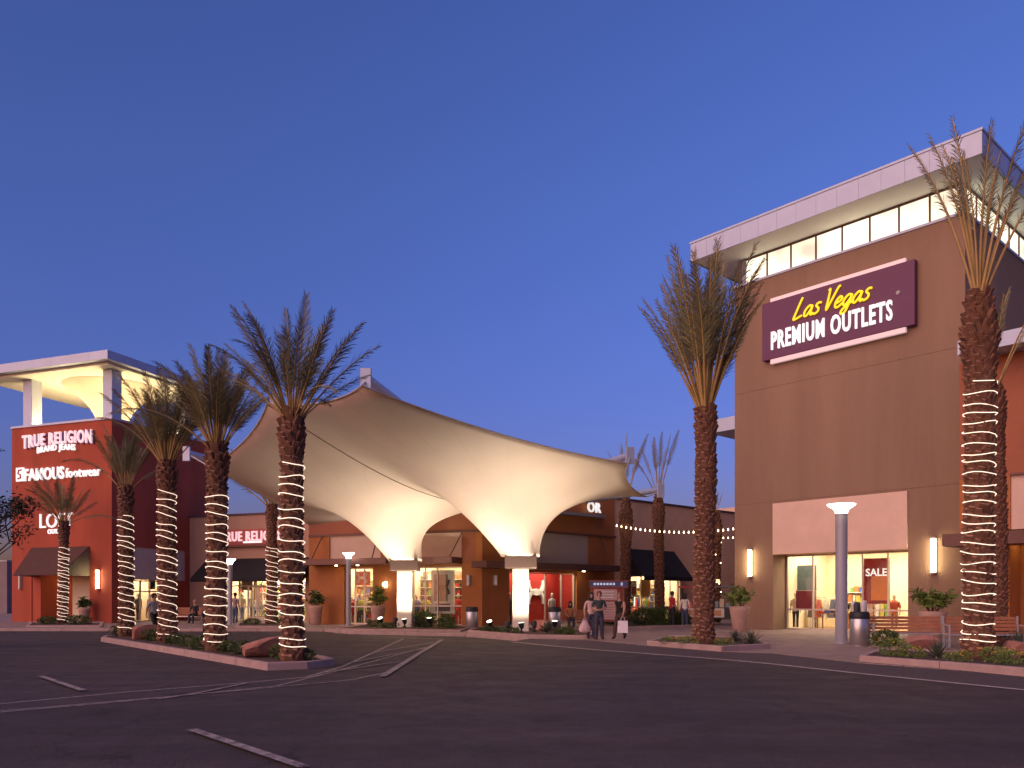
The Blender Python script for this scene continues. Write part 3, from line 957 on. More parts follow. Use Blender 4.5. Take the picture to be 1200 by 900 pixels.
    L, w = text_letters('OUTLET', .36, .06, .01, 1)
    put_letters(S, L, W * .24, -.08, -.36, SIGNW, k=W * .52 / w)
    return T
RTOWER = red_tower()

# ------------------------------------------------------------------ JEANS SHOP (peach wall) between red tower and sports shop
pj = FL.w(0, 0)
FSd = Frame(FL.o.x, FL.o.y, AL + math.pi / 2)
yj = FSd.x(222, 0)
FJ = Frame(*FL.w(0, yj).xy, AL)
def jeans_shop():
    f = FJ
    T = thing('shop_building', 'low peach stucco jeans shop between red tower and white canopy', 'building', f.loc(), f.a)
    x0 = .02; x1 = f.x(420)
    zt = f.z(f.x(285), 0, 604)
    xo0, xo1 = f.x(263), f.x(358); zo = f.z(f.x(310), 0, 676)
    MB().box(x0, x1, 0, .4, zo, zt).build('wall', PEACH, T)
    MB().box(x0, xo0, 0, .4, PZ - .1, zo - .001).build('wall', PEACH, T)
    MB().box(xo1, x1, 0, .4, PZ - .1, zo - .001).build('wall', PEACH, T)
    MB().box(x0 - .02, x1 + .05, -.06, .46, zt, zt + .12).build('coping', mat('dark_coping', (.09, .05, .07), .6, .1, 2), T)
    MB().box(x0, x1, .46, 14, zt - .4, zt - .3).build('roof_deck', SOFF, T)
    storefront(T, xo0 + .04, xo1 - .04, .2, PZ, zo - .02, [0, .16, .33, .45, .57, .72, .86, 1], rail=1.0, transom=zo - .55, depth=5.0, nlights=4)
    for px in (297, 307.5):
        dx = f.x(px, .12); dw = .46
        dr = link('door', None, T, (dx, .12, PZ + .02))
        b = MB(); b.box(-dw, -dw + .09, 0, .05, 0, 2.2); b.box(dw - .09, dw, 0, .05, 0, 2.2); b.box(-dw + .091, dw - .091, .002, .048, 0, .22); b.box(-dw + .091, dw - .091, .002, .048, 2.08, 2.2)
        b.build('door_frame', MULL, dr)
        MB().box(-dw + .09, dw - .09, .02, .03, .22, 2.08).build('glass_pane', M_GLASS, dr)
        MB().tube([(-.3, -.05, .95), (-.3, -.05, 1.35)], .02, 6).build('handle', STEEL, dr)
    za = f.z(f.x(310), 0, 654); zb = f.z(f.x(310, -1.5), -1.5, 677)
    awning('awning', f, f.x(243), f.x(357, -1.0), 1.5, za, zb, AWN_BK, 'black sloping awning over jeans shop doors, behind lit palms')
    xs = f.x(261); zs = f.z(xs, 0, 637)
    S = thing('wall_sign', 'glowing pink and white jeans brand sign above the black awning', 'sign', f.w(xs, -.05, zs), f.a)
    W = f.x(338) - xs
    L, w = text_letters('TRUE RELIGION', 1.0, .10, .02, .74, spacing=1.15)
    put_letters(S, L, 0, -.14, .12, SIGNP, k=W / w)
    MB().box(-.08, W + .12, -.02, .04, -.12, .85).build('backing', mat('sign_back_red', (.40, .10, .08), .6, 0), S)
    MB().box(W * .34, W * .62, -.10, -.02, -.02, .09).build('underline', SIGNW, S)
    MB().box(-.1, W + .2, -.20, .05, -.26, -.15).build('sign_rail', AWN_ST, S)
    return T
jeans_shop()

# ------------------------------------------------------------------ SPORTS SHOP (corner building)
def ua_logo(parent, cx, cz, s, y, m):
    b = MB()
    for sg in (1, -1):
        pts = []
        for k in range(13):
            a = math.pi * k / 12
            pts.append((cx - math.cos(a) * s * .42, y, cz + sg * (-.03 * s + .48 * s - math.sin(a) * s * .52)))
        b.tube(pts, s * .085, 4, smooth=False)
    b.build('logo', m, parent)
def corner_shop():
    f = FUA
    T = thing('shop_building', 'orange corner sports shop with flat brown awnings behind the white canopy', 'building', f.loc(), f.a)
    g_ = FMR
    x0 = f.x(362); zt = 8.0
    z_aw = f.z(f.x(500, -1.3), -1.3, 660)         # awning underside
    za1 = z_aw + .32
    # ---- left-hand face
    zb = f.z(f.x(535), 0, 623)                    # ledge height
    xw = [(f.x(403), f.x(437)), (f.x(482), f.x(541))]
    zw = z_aw - .12
    MB().box(x0, -.35, 0, .4, zb, zt).build('wall', RUST, T)
    MB().box(x0, 0, -.06, -.001, zb - .05, zb + .06).build('ledge', AWN_ST, T)
    xa, xb, xc = f.x(386), f.x(446), f.x(541)
    xd = f.x(456)
    for (p, q, m) in ((x0, xa, ORANGE), (xb, xd, ORANGE), (xc, -.35, RUST)):
        MB().box(p, q, 0, .4, za1 - .3, zb - .001).build('wall', m, T)
    for (p, q) in ((xa, xb), (xd, xc)):
        MB().box(p + .002, q - .002, .08, .4, za1 - .3, zb - .001).build('spandrel_panel', PINKP, T)
    for (p, q) in ((x0, xw[0][0]), (xw[0][1], xw[1][0]), (xw[1][1], -.35)):
        MB().box(p, q, 0.0, .4, PZ - .1, za1 - .301).build('pier', ORANGE, T)
    for (p, q) in xw:
        MB().box(p + .001, q - .001, 0.04, .4, zw, za1 - .302).build('lintel', ORANGE, T)
    storefront(T, xw[0][0] + .04, xw[0][1] - .04, .2, PZ, zw, [0, .33, .66, 1], rail=1.1, depth=4.0, nlights=2)
    storefront(T, xw[1][0] + .04, xw[1][1] - .04, .2, PZ, zw, [0, .25, .5, 1], rail=1.15, depth=4.0, nlights=3)
    # corner pier
    c0 = f.w(-.352, 0); c1 = f.w(0, 0)
    b = MB()
    P = [(-.352, 0), (0, 0)] 
    q = Vector((g_.ux.dot(f.ux), g_.ux.dot(f.uy)))          # right face direction in local coordinates
    P = [(-.352, 0), (0, 0), (q.x * .5, q.y * .5), (-.2, .9)]
    b.prism(P, PZ - .1, zt - .01)
    b.build('corner_pier', ORANGE, T)
    # awning slabs left face
    for (p, q2) in ((f.x(352, -1.3), f.x(452, -1.3)), (f.x(455, -1.3), f.x(529, -1.3) + .02)):
        bev(MB().box(p, q2, -1.3, -.01, z_aw, za1).build('awning_slab', AWN_ST, T), .01)
    for pxw, pxo in ((378, 365), (443, 436), (542, 527)):
        xw_, xo_ = f.x(pxw), f.x(pxo, -1.2)
        MB().tube([(xw_, 0, zb), (xo_, -1.2, za1)], .03, 6).build('tie_rod', AWN_ST, T)
    # roof and rear
    MB().box(x0, x0 + .4, .4, 9, PZ - .1, zt - .002).build('wall', RUST, T)
    MB().box(x0 - .04, 0.04, -.05, .45, zt, zt + .12).build('coping', AWN_ST, T)
    x_, z_ = f.xz(550, 680); sconce('wall_lamp', f.w(x_, 0, z_), f.a, 'unlit white tube wall lamp left of the orange corner', .42, .08, False)
    x_, z_ = f.xz(578, 681, 0); xx = g_.x(579); sconce('wall_lamp', g_.w(xx, 0, g_.z(xx, 0, 680)), g_.a, 'unlit white tube wall lamp right of the orange corner', .42, .08, False)
    x_, z_ = f.xz(453, 685)
    t = thing('wall_lamp', 'small round glowing wall lamp on orange pier left of canopy column', 'wall lamp', f.w(x_, 0, z_), f.a)
    MB().box(-.10, .10, -.05, 0, -.2, .2).build('back_plate', ALU, t)
    MB().lathe([(.02, -.13), (.11, -.08), (.13, 0), (.11, .08), (.02, .13)], 12, (0, -.19)).build('globe', emit('globe', (1, .8, .4), 14), t)
    MB().tube([(0, -.05, 0), (0, -.1, 0)], .03, 6).build('arm', ALU, t)
    for k, px in enumerate((394, 419)):
        xx = f.x(px, -.6); MB().lathe([(.07, z_aw - .03), (.07, z_aw - .002)], 10, (xx, -.6)).build('downlight', DOWNL, T)
    # ---- right-hand face (own empty: rotated children share the thing through a part frame)
    R = link('right_face', None, T, (0, 0, 0), g_.a - f.a)
    zl = g_.z(g_.x(700), 0, 628); 
    zaw = g_.z(g_.x(700, -1.2), -1.2, 669); zaw1 = zaw + .34
    xE = g_.x(720)
    w0, w1 = g_.x(597), g_.x(676)
    MB().box(.5, xE, 0.001, .4, zl, zt - .003).build('wall', ORANGE, R)
    p0, p1 = g_.x(600), g_.x(690)
    MB().box(.5, p0, 0.001, .4, zaw1 - .3, zl - .001).build('wall', ORANGE, R)
    MB().box(p1, xE, 0.001, .4, zaw1 - .3, zl - .001).build('wall', ORANGE, R)
    MB().box(p0 + .002, p1 - .002, .07, .4, zaw1 - .3, zl - .001).build('spandrel_panel', GREYP, R)
    MB().box(.5, xE + .1, -.07, -.001, zl - .05, zl + .06).build('ledge', AWN_ST, R)
    MB().box(.5, w0, 0.001, .4, PZ - .1, zaw1 - .301).build('pier', ORANGE, R)
    MB().box(w1, xE, 0.001, .4, PZ - .1, zaw1 - .301).build('pier', ORANGE, R)
    MB().box(w0 + .001, w1 - .001, .04, .4, zaw - .1, zaw1 - .302).build('lintel', ORANGE, R)
    bev(MB().box(g_.x(570, -1.2), g_.x(597, -1.2) + 1, -1.2, -.01, zaw, zaw1).build('awning_slab', AWN_ST, R), .01)
    bev(MB().box(g_.x(597, -1.2) + 1.03, g_.x(727, -1.2), -1.2, -.01, zaw, zaw1).build('awning_slab', AWN_ST, R), .01)
    MB().tube([(g_.x(703), 0, zl), (g_.x(717, -1.1), -1.1, zaw1)], .03, 6).build('tie_rod', AWN_ST, R)
    storefront(R, w0 + .04, w1 - .04, .2, PZ, zaw - .12, [0, .26, .55, .80, 1], depth=1.6, wall=REDWALL, nlights=2)
    MB().lathe([(.08, zaw - .03), (.08, zaw - .002)], 10, (g_.x(684, -.5), -.5)).build('downlight', DOWNL, R)
    MB().box(.5, xE + .03, -.05, .45, zt - .001, zt + .121).build('coping', AWN_ST, R)
    # roof deck
    MB().box(x0, .2, .45, 9, zt - .6, zt - .5).build('roof_deck', SOFF, T)
    # sign "OR" partly behind the canopy
    xs = g_.x(683.5); zs = g_.z(xs, 0, 600)
    S = thing('wall_sign', 'white letters of shop sign half hidden behind right side of canopy', 'sign', g_.w(xs, -.3, zs), g_.a)
    L, w = text_letters('OR', 1.0, .1, .015, .95, spacing=1.1)
    put_letters(S, L, 0, -.05, 0, SIGNW, k=(g_.x(699) - xs) / w)
    MB().box(-3.0, (g_.x(703) - xs), -.15, .28, -.30, -.12).build('sign_shelf', GREYM, S)
    # sports banners and logos
    return T
corner_shop()

def tan_shop():
    f = FMR
    T = thing('shop_building', 'long tan stucco shop with black awning right of the white canopy', 'building', f.loc(), f.a)
    x0 = f.x(720) + .01; x1 = f.x(866)
    zt = f.z(f.x(775), 0, 591)
    xo0, xo1 = f.x(738), f.x(799); zo = f.z(f.x(770), 0, 673)
    MB().box(x0, x1, .15, .5, zo, zt).build('wall', TAN, T)
    MB().box(x0, xo0, .15, .5, PZ - .1, zo - .001).build('wall', TAN, T)
    MB().box(xo1, x1, .15, .5, PZ - .1, zo - .001).build('wall', TAN, T)
    MB().box(x0 + .05, x1, .08, .56, zt, zt + .12).build('coping', mat('dark_coping', (.09, .05, .07), .6, .1, 2), T)
    MB().box(x0, x1, .5, 12, zt - .4, zt - .3).build('roof_deck', SOFF, T)
    storefront(T, xo0 + .04, xo1 - .04, .35, PZ, zo - .02, [0, .28, .55, .7, .85, 1], rail=1.0, depth=5, nlights=3)
    za = f.z(f.x(770), 0.15, 645); zb = f.z(f.x(770, -1.3), -1.3, 676)
    fo = Frame(*f.w(0, .15).xy, f.a)
    awning('awning', fo, f.x(735), f.x(807, -1.0), 1.45, za, zb, AWN_BK, 'black sloping awning on the tan shop right of canopy')
    return T
tan_shop()

def end_building():
    f = Frame(*GP(858, 62).xy, AR)
    T = thing('shop_building', 'mauve wall of far shop seen in gap left of brown tower', 'building', f.loc(), f.a)
    zt = f.z(0, 0, 606)
    MB().box(-9, 7, 0, 8, PZ - .1, zt).build('wall', MAUVE, T)
    MB().box(-9.1, 7.1, -.1, 8.1, zt + .001, zt + .25).build('coping', mat('dark_red_trim', (.16, .03, .03), .7, .1, 2), T)
    MB().box(-7, 7, 2, 8, zt + .251, zt + 1.0).build('parapet', PINKP, T)
    a = Frame(*GP(-30, 75).xy, AL)
    T2 = thing('shop_building', 'low grey building at left edge of photo beyond red tower', 'building', a.loc(), a.a)
    zt = a.z(0, 0, 659)
    MB().box(-20, 4.2, 0, 10, PZ - .1, zt).build('wall', mat('grey_wall', (.20, .15, .16), .9, .1, .8), T2)
    MB().box(-20.05, 4.25, -.05, 10.05, zt + .001, zt + .15).build('coping', GREYM, T2)
    for k in range(10):
        MB().box(-18 + k * 2.2, -17.9 + k * 2.2, -.03, -.001, PZ, zt).build('pilaster', GREYM, T2)
end_building()

# ------------------------------------------------------------------ TENSILE CANOPY
def canopy():
    def atn(px, py, d):
        v = at(px, py, d); return np.array([v.x, v.y, v.z])
    C1 = np.array((-5.16, 39.0)); C2 = np.array((.36, 33.8))
    cor = dict(E=atn(313, 473, 30), A=atn(424, 452, 25), B=atn(736, 543, 31), C=atn(757, 582, 37), E2=atn(689, 572, 43.3), F=atn(362, 615, 43), D=atn(244, 546, 36))
    R = .80; zr = (3.37, 3.3); M = 28
    nodes = []; fixed = set(); edges = []
    def new(p, fix=False):
        nodes.append(np.array(p, float))
        if fix: fixed.add(len(nodes) - 1)
        return len(nodes) - 1
    iE, iA, iB, iC, iE2, iF, iD = [new(cor[k], True) for k in ('E', 'A', 'B', 'C', 'E2', 'F', 'D')]
    def seg(a, b, k, q):
        ids = [a] + [new(nodes[a] + (nodes[b] - nodes[a]) * t / k) for t in range(1, k)] + [b]
        for i, j in zip(ids[:-1], ids[1:]): edges.append((i, j, q))
        return ids
    g_ = seg(iE, iE2, 26, 2)
    sEF, sFD, sDE = seg(iE2, iF, 12, 14), seg(iF, iD, 12, 40), seg(iD, iE, 14, 40)
    sEA, sAB, sBC, sCE = seg(iE, iA, 14, 34), seg(iA, iB, 16, 24), seg(iB, iC, 8, 7), seg(iC, iE2, 12, 14)
    r1 = g_[:-1] + sEF[:-1] + sFD[:-1] + sDE[:-1]
    r2 = g_[::-1][:-1] + sEA[:-1] + sAB[:-1] + sBC[:-1] + sCE[:-1]
    faces = []; grids = []
    for c, rim, z in ((C1, r1, zr[0]), (C2, r2, zr[1])):
        n = len(rim); P = [nodes[i] for i in rim]
        ang = np.unwrap([np.arctan2(p[1] - c[1], p[0] - c[0]) for p in P])
        grid = []
        for k in range(M):
            row = []
            for j in range(n):
                rp = np.array([c[0] + R * np.cos(ang[j]), c[1] + R * np.sin(ang[j]), z])
                row.append(new(rp + (P[j] - rp) * (k / M), k == 0))
            grid.append(row)
        grid.append(rim); grids.append(grid)
        for k in range(M):
            for j in range(n):
                edges.append((grid[k][j], grid[k + 1][j], 1.0))
                if k > 0: edges.append((grid[k][j], grid[k][(j + 1) % n], min(1.0, .25 + 1.5 * k / M)))
                faces.append((grid[k][j], grid[k][(j + 1) % n], grid[k + 1][(j + 1) % n], grid[k + 1][j]))
    X = np.array(nodes); n = len(X)
    K = np.zeros((n, n))
    for i, j, q in edges:
        K[i, i] += q; K[j, j] += q; K[i, j] -= q; K[j, i] -= q
    fx = np.array(sorted(fixed)); fr = np.array([i for i in range(n) if i not in fixed])
    X[fr] = np.linalg.solve(K[np.ix_(fr, fr)], -K[np.ix_(fr, fx)] @ X[fx])
    base = Vector((C2[0], C2[1], PZ))
    T = thing('tensile_canopy', 'large white tensile fabric canopy on two bright columns with steel masts', 'canopy', base)
    off = np.array(base)
    m = bpy.data.materials.new('canopy_fabric'); m.use_nodes = True
    b = m.node_tree.nodes['Principled BSDF']
    nt = m.node_tree
    b.inputs['Base Color'].default_value = (.62, .51, .42, 1); b.inputs['Roughness'].default_value = .75
    tl = nt.nodes.new('ShaderNodeBsdfTranslucent'); tl.inputs[0].default_value = (.6, .5, .42, 1)
    mx = nt.nodes.new('ShaderNodeMixShader'); mx.inputs[0].default_value = .16
    nt.links.new(b.outputs[0], mx.inputs[1]); nt.links.new(tl.outputs[0], mx.inputs[2])
    nt.links.new(mx.outputs[0], nt.nodes['Material Output'].inputs[0])
    tc = nt.nodes.new('ShaderNodeTexCoord'); nz = nt.nodes.new('ShaderNodeTexNoise'); nz.inputs['Scale'].default_value = .5; nz.inputs['Detail'].default_value = 5
    rp_ = nt.nodes.new('ShaderNodeValToRGB'); rp_.color_ramp.elements[0].position = .3; rp_.color_ramp.elements[1].position = .7
    rp_.color_ramp.elements[0].color = (.66, .52, .44, 1); rp_.color_ramp.elements[1].color = (.73, .59, .50, 1)
    nt.links.new(tc.outputs['Object'], nz.inputs['Vector']); nt.links.new(nz.outputs['Fac'], rp_.inputs[0]); nt.links.new(rp_.outputs[0], b.inputs['Base Color'])
    mb = MB(); mb.add([tuple(p - off) for p in X], faces, True)
    me = mb.build('membrane', m, T)
    so = me.modifiers.new('thickness', 'SOLIDIFY'); so.thickness = .012; so.offset = 1
    path = lambda ids: [tuple(X[i] - off) for i in ids]
    CAB = mat('edge_cable', (.42, .34, .29), .6, .05, 3)
    for s in (sEF, sFD, sDE, sEA, sAB, sBC, sCE):
        MB().tube(path(s), .028, 6).build('edge_cable', CAB, T)
    MB().tube([(p[0], p[1], p[2] - .02) for p in path(g_)], .022, 6).build('valley_cable', mat('cable_dark', (.20, .14, .11), .6, .05, 3), T)
    # seams: welded strips along some radial lines
    SEAM = mat('fabric_seam', (.52, .41, .34), .8, .05, 3)
    for gi, grid in enumerate(grids):
        nn = len(grid[0])
        for j in range(0, nn, 4):
            if gi == 0 and j < 26 or gi == 1 and j < 26:
                if j in (8, 16): continue
            pts = [X[grid[k][j]] - off for k in range(3, M + 1)]
            MB().tube([(p[0], p[1], p[2] - .004) for p in pts], .012, 4).build('seam', SEAM, T)
    # columns with box caps
    COLM = mat('column_plaster', (.70, .62, .50), .8, .05, 1, .1, 30)
    CAPM = mat('cap_steel', (.13, .085, .07), .5, .06, 2, metal=.3)
    for c, z, pw in ((C1, zr[0], .72), (C2, zr[1], .68)):
        x, y = c - off[:2]
        bev(MB().box(x - pw / 2, x + pw / 2, y - pw / 2, y + pw / 2, -.05, z - .5 - PZ).build('column', COLM, T), .03, 2)
        cp = MB(); cp.box(x - .66, x + .66, y - .66, y + .66, z - .50 - PZ + .002, z - PZ + .01)
        o = cp.build('column_cap', CAPM, T); bev(o, .02)
    # masts: tube rising from behind, with a tip plate
    def mast(tip, basep, r=.15):
        t_ = Vector(tip) - Vector(off); b_ = Vector(basep) - Vector(off)
        MB().tube([b_, t_], [r * 1.25, r], 12).build('mast', FASC, T)
        dirv = (t_ - b_).normalized()
        pl = MB(); pl.box(-.17, .17, -.05, .05, -.36, .30)
        ang = math.atan2(dirv.y, dirv.x) - math.pi / 2
        o = pl.build('mast_plate', FASC, T, t_ + dirv * .02, ang); bev(o, .01)
    mast(at(429, 443, 25.3), at(520, 512, 42))
    mast(at(738, 533, 31.3), at(640, 566, 44), .13)
    mast(at(774, 574, 37), at(660, 590, 50), .14)
    mast(at(219, 531, 36), at(330, 562, 46), .15)
    mast(at(322, 472, 30.6), at(395, 540, 42), .15)
    for a, p in ((cor['A'], at(429, 447, 25.3)), (cor['B'], at(738, 536, 31.3)), (cor['C'], at(772, 577, 37)), (cor['D'], at(222, 533, 36)), (cor['E'], at(320, 474, 30.6))):
        MB().tube([tuple(a - off), tuple(Vector(p) - Vector(off))], .035, 6).build('corner_link', ALU, T)
    return X, grids
CANX = canopy()

# floodlights at the canopy columns
def floodlight(px, py, aim, energy, label, d=None, size=80):
    p = G(px, py, PZ + .12) if d is None else GP(px, d, PZ + .12)
    v = Vector(aim) - (p + Vector((0, 0, .45)))
    rz = math.atan2(v.y, v.x) - math.pi / 2
    t = thing('floodlight', label, 'floodlight', p, rz, 'floodlights at the canopy columns')
    MB().lathe([(.10, 0), (.08, .05), (.035, .08), (.035, .20)], 10).build('stake', BLACK, t)
    el = math.atan2(v.z, v.xy.length)
    h = MB(); h.lathe([(.04, -.16), (.09, -.10), (.12, .05), (.13, .08)], 14)
    Mx = Matrix.Translation((0, 0, .30)) @ Matrix.Rotation(-(math.pi / 2 - el), 4, 'X')
    h.xform(Mx); h.build('housing', BLACK, t)
    l = MB(); l.lathe([(.11, .083), (.11, .09)], 14); l.xform(Mx); l.build('lens', FLOODL, t)
    L = bpy.data.lights.new('floodlight_beam', 'SPOT'); L.energy = energy; L.color = (1.0, .85, .64); L.spot_size = math.radians(size); L.spot_blend = .8; L.shadow_soft_size = .1
    lo = bpy.data.objects.new('floodlight_beam', L); COL.objects.link(lo); lo.parent = t
    lo.matrix_local = Mx @ Matrix.Translation((0, 0, .12)) @ Matrix.Rotation(math.pi, 4, 'X')
    return t
floodlight(446, 0, (-7.6, 36.0, 6.2), 220, 'black floodlight left of the far canopy column base', d=38.4)
floodlight(503, 0, (-4.0, 38.0, 5.4), 330, 'black floodlight right of the far canopy column base', d=38.4)
floodlight(574, 0, (-2.4, 30.8, 6.2), 300, 'black floodlight left of the near canopy column base', d=33.2)
floodlight(650, 0, (1.9, 32.8, 5.2), 300, 'black floodlight right of the near canopy column base', d=33.4)
floodlight(463, 0, (-5.15, 38.8, 2.6), 130, 'small added floodlight turned on the far canopy column from its left', size=85, d=37.2)  # extra pair, added to whiten the far column
floodlight(486, 0, (-5.15, 38.8, 2.6), 130, 'small added floodlight turned on the far canopy column from its right', size=85, d=37.2)
floodlight(595, 0, (.36, 33.6, 2.7), 150, 'small added floodlight turned on the near canopy column from its left', size=85, d=31.4)  # extra pair, added to whiten the near column
floodlight(626, 0, (.36, 33.6, 2.7), 150, 'small added floodlight turned on the near canopy column from its right', size=85, d=31.4)
floodlight(611, 0, (-.2, 31.2, 5.4), 300, 'low added floodlight among groundcover in front of near canopy column', size=80, d=30.9)  # made-up fixture, added to light the front of the funnel
floodlight(474, 0, (-5.7, 36.2, 5.4), 270, 'low added floodlight among groundcover in front of far canopy column', size=80, d=36.4)  # same added helper for the far funnel

# ------------------------------------------------------------------ planting beds and island
def bed(name, pts, zk, m=SOIL, z0=-.05):
    t = tag(link(name, None), kind='structure')
    P = [G(*p) if len(p) == 2 else Vector(p) for p in pts]
    P = P + [P[0]]
    kerb(t, P, z0, zk, .17, 1.9)
    cx = sum((p for p in P[:-1]), Vector()) / (len(P) - 1)
    inn = []
    for p in P[:-1]:
        v = cx - p; v.z = 0
        inn.append((p + v.normalized() * .13).xy)
    sheet('soil', inn, -.02, zk - .05, m, t)
    return t
isl = [Vector((-5.35, 17.6, 0)), Vector((-4.55, 18.0, 0)), Vector((-4.15, 18.9, 0)), Vector((-4.6, 19.8, 0)), Vector((-13.0, 30.4, 0)), Vector((-13.6, 31.2, 0)), Vector((-14.6, 31.4, 0)), Vector((-15.4, 30.5, 0)), Vector((-14.9, 29.2, 0))]
bed('parking_island', isl, .17)
bed('planting_bed', [(757, 760.5), (845, 768.5), (903, 765), (893, 757), (860, 754), (785, 753)], .26)
bed('planting_bed', [(1006, 781), (1100, 789.5), (1200, 799), (1330, 810), (1330, 790), (1200, 779), (1100, 773), (1030, 770)], .26)
bed('planting_bed', [(547, 745), (617, 751.5), (690, 752.5), (700, 747), (668, 741), (600, 739), (560, 740)], .24)
bed('planting_bed', [(392, 742), (440, 743), (540, 744), (556, 739.5), (530, 736), (430, 736)], .22)
bed('planting_bed', [(690, 739), (735, 741), (815, 738), (812, 731), (740, 731), (700, 732)], .26)
bed('planting_bed', [(30, 738), (120, 738.2), (122, 733), (35, 733)], .22)
bed('planting_bed', [(275, 738.5), (350, 738.8), (350, 734), (278, 734)], .22)

# ------------------------------------------------------------------ palms
def frond_mesh(name, L, droop, seed, dens=72, ll=.46, bare=.26):
    r = random.Random(seed)
    b = MB()
    n = 14
    pts = []; a = 0.0; p = Vector((0, 0, 0))
    for i in range(n + 1):
        pts.append(p.copy())
        t = i / n
        a = droop * (t ** 1.8)
        p = p + Vector((math.sin(a), 0, math.cos(a))) * (L / n)
    b.mi = 1
    b.tube(pts, [.030 * (1 - .85 * (i / n)) + .003 for i in range(n + 1)], 5)
    b.mi = 0
    def pos(t):
        x = t * n; i = min(int(x), n - 1); return pts[i].lerp(pts[i + 1], x - i), (pts[i + 1] - pts[i]).normalized()
    for k in range(dens):
        for sd in (-1, 1):
            t = bare + (1 - bare) * ((k + r.random() * .6) / dens)
            q, tg = pos(t)
            u = (t - bare) / (1 - bare)
            l = ll * (0.55 + 0.75 * math.sin(math.pi * min(1, .18 + u * .72))) * r.uniform(.8, 1.15) * (1 - .45 * u * u)
            side = Vector((0, sd, 0))
            nor = tg.cross(side).normalized() * sd
            fw = r.uniform(.9, 1.6) + .8 * u
            lift = r.uniform(.15, .65)
            d = (side * 1.0 + tg * fw + nor * -lift * r.choice((1, 1, 1, -.4))).normalized()
            w = .0105 * r.uniform(.8, 1.2)
            pw = tg * w
            mid = q + d * l * .5 + Vector((0, 0, .01))
            tip = q + d * l + Vector((0, 0, -l * r.uniform(.02, .18)))
            b.add([q - pw, q + pw, mid + pw * 1.1, mid - pw * 1.1, tip], [(0, 1, 2, 3), (3, 2, 4)])
    return b.mesh(name, [FROND, RACHIS])
FRONDS2 = [frond_mesh('frond', 3.0, dr, 30 + i, dens=64, ll=.33, bare=.36) for i, dr in enumerate((.12, .22, .35, .28, .5, .3, .08, .6))]
FRONDS3 = [frond_mesh('frond', 3.0, dr, 50 + i, dens=44, ll=.24, bare=.46) for i, dr in enumerate((.12, .22, .35, .28, .4, .3, .08, .5))]
FRONDS = [frond_mesh('frond', 1.0 * 3.0, dr, i, ll=.40, bare=.30) for i, dr in enumerate((.25, .45, .7, .35, 1.0, .55, .15, 1.35))]

def palm_trunk(h, r, seed, bulge=1.12, neck=.78, bulge_h=1.1):
    rr = random.Random(seed)
    b = MB()
    lean = (rr.uniform(-.012, .012), rr.uniform(-.012, .012))
    def rad(z):
        t = z / h
        q = r * (1.22 - .22 * min(1, z / .7)) * (1.0 + .03 * math.sin(z * 2.1 + seed))
        d = h - z
        if d < bulge_h:
            u = d / bulge_h
            q *= neck + (bulge - neck) * min(1, u * 2.2) if u < .45 else bulge - (bulge - 1) * max(0, (u - .45) / .55)
        return q
    cen = lambda z: (lean[0] * z + .015 * math.sin(z * .8 + seed), lean[1] * z)
    nseg = 12; n = int(h / .2) + 2
    v = []; fs = []
    for i in range(n + 1):
        z = h * i / n; c = cen(z)
        for k in range(nseg):
            a = 2 * math.pi * k / nseg
            q = rad(z) * .96
            v.append((c[0] + q * math.cos(a), c[1] + q * math.sin(a), z))
    for i in range(n):
        for k in range(nseg):
            k2 = (k + 1) % nseg
            fs.append((i * nseg + k, i * nseg + k2, (i + 1) * nseg + k2, (i + 1) * nseg + k))
    fs.append(tuple(n * nseg + k for k in range(nseg)))
    b.add(v, fs)
    b.mi = 1
    z = .05; row = 0
    while z < h - .05:
        q = rad(z); c = cen(z)
        m = max(7, int(2 * math.pi * q / .20))
        top = max(0, 1 - (h - z) / bulge_h)
        for k in range(m):
            if rr.random() < .05: continue
            a = 2 * math.pi * (k + .5 * (row % 2)) / m + rr.uniform(-.16, .16)
            hw = math.pi / m * rr.uniform(.8, 1.02)
            out = q + (.045 + .05 * top) * rr.uniform(.6, 1.5)
            zt = z + rr.uniform(.13, .18) + .08 * top
            def P(an, ra, zz): return (c[0] + ra * math.cos(an), c[1] + ra * math.sin(an), zz)
            tw_ = rr.uniform(.30, .62); sk = rr.uniform(-.25, .25); hw *= rr.uniform(.85, 1.25); z_ = z + rr.uniform(-.04, .04); zt += rr.uniform(-.04, .05)
            b.add([P(a - hw, q * .95, z_ - .03), P(a + hw, q * .95, z_ - .03), P(a + hw * (tw_ + sk), out, zt - .05), P(a - hw * (tw_ - sk), out, zt - .02), P(a + hw * .5, q * .9, zt + .0), P(a - hw * .5, q * .9, zt + .02)],
                  [(0, 1, 2, 3), (0, 3, 5), (1, 4, 2)])
            b.mi = 2; b.f.append((len(b.v) - 3, len(b.v) - 4, len(b.v) - 2, len(b.v) - 1)); b.m.append(2); b.sm.append(False); b.mi = 1
        z += .125; row += 1
    return b, rad, cen

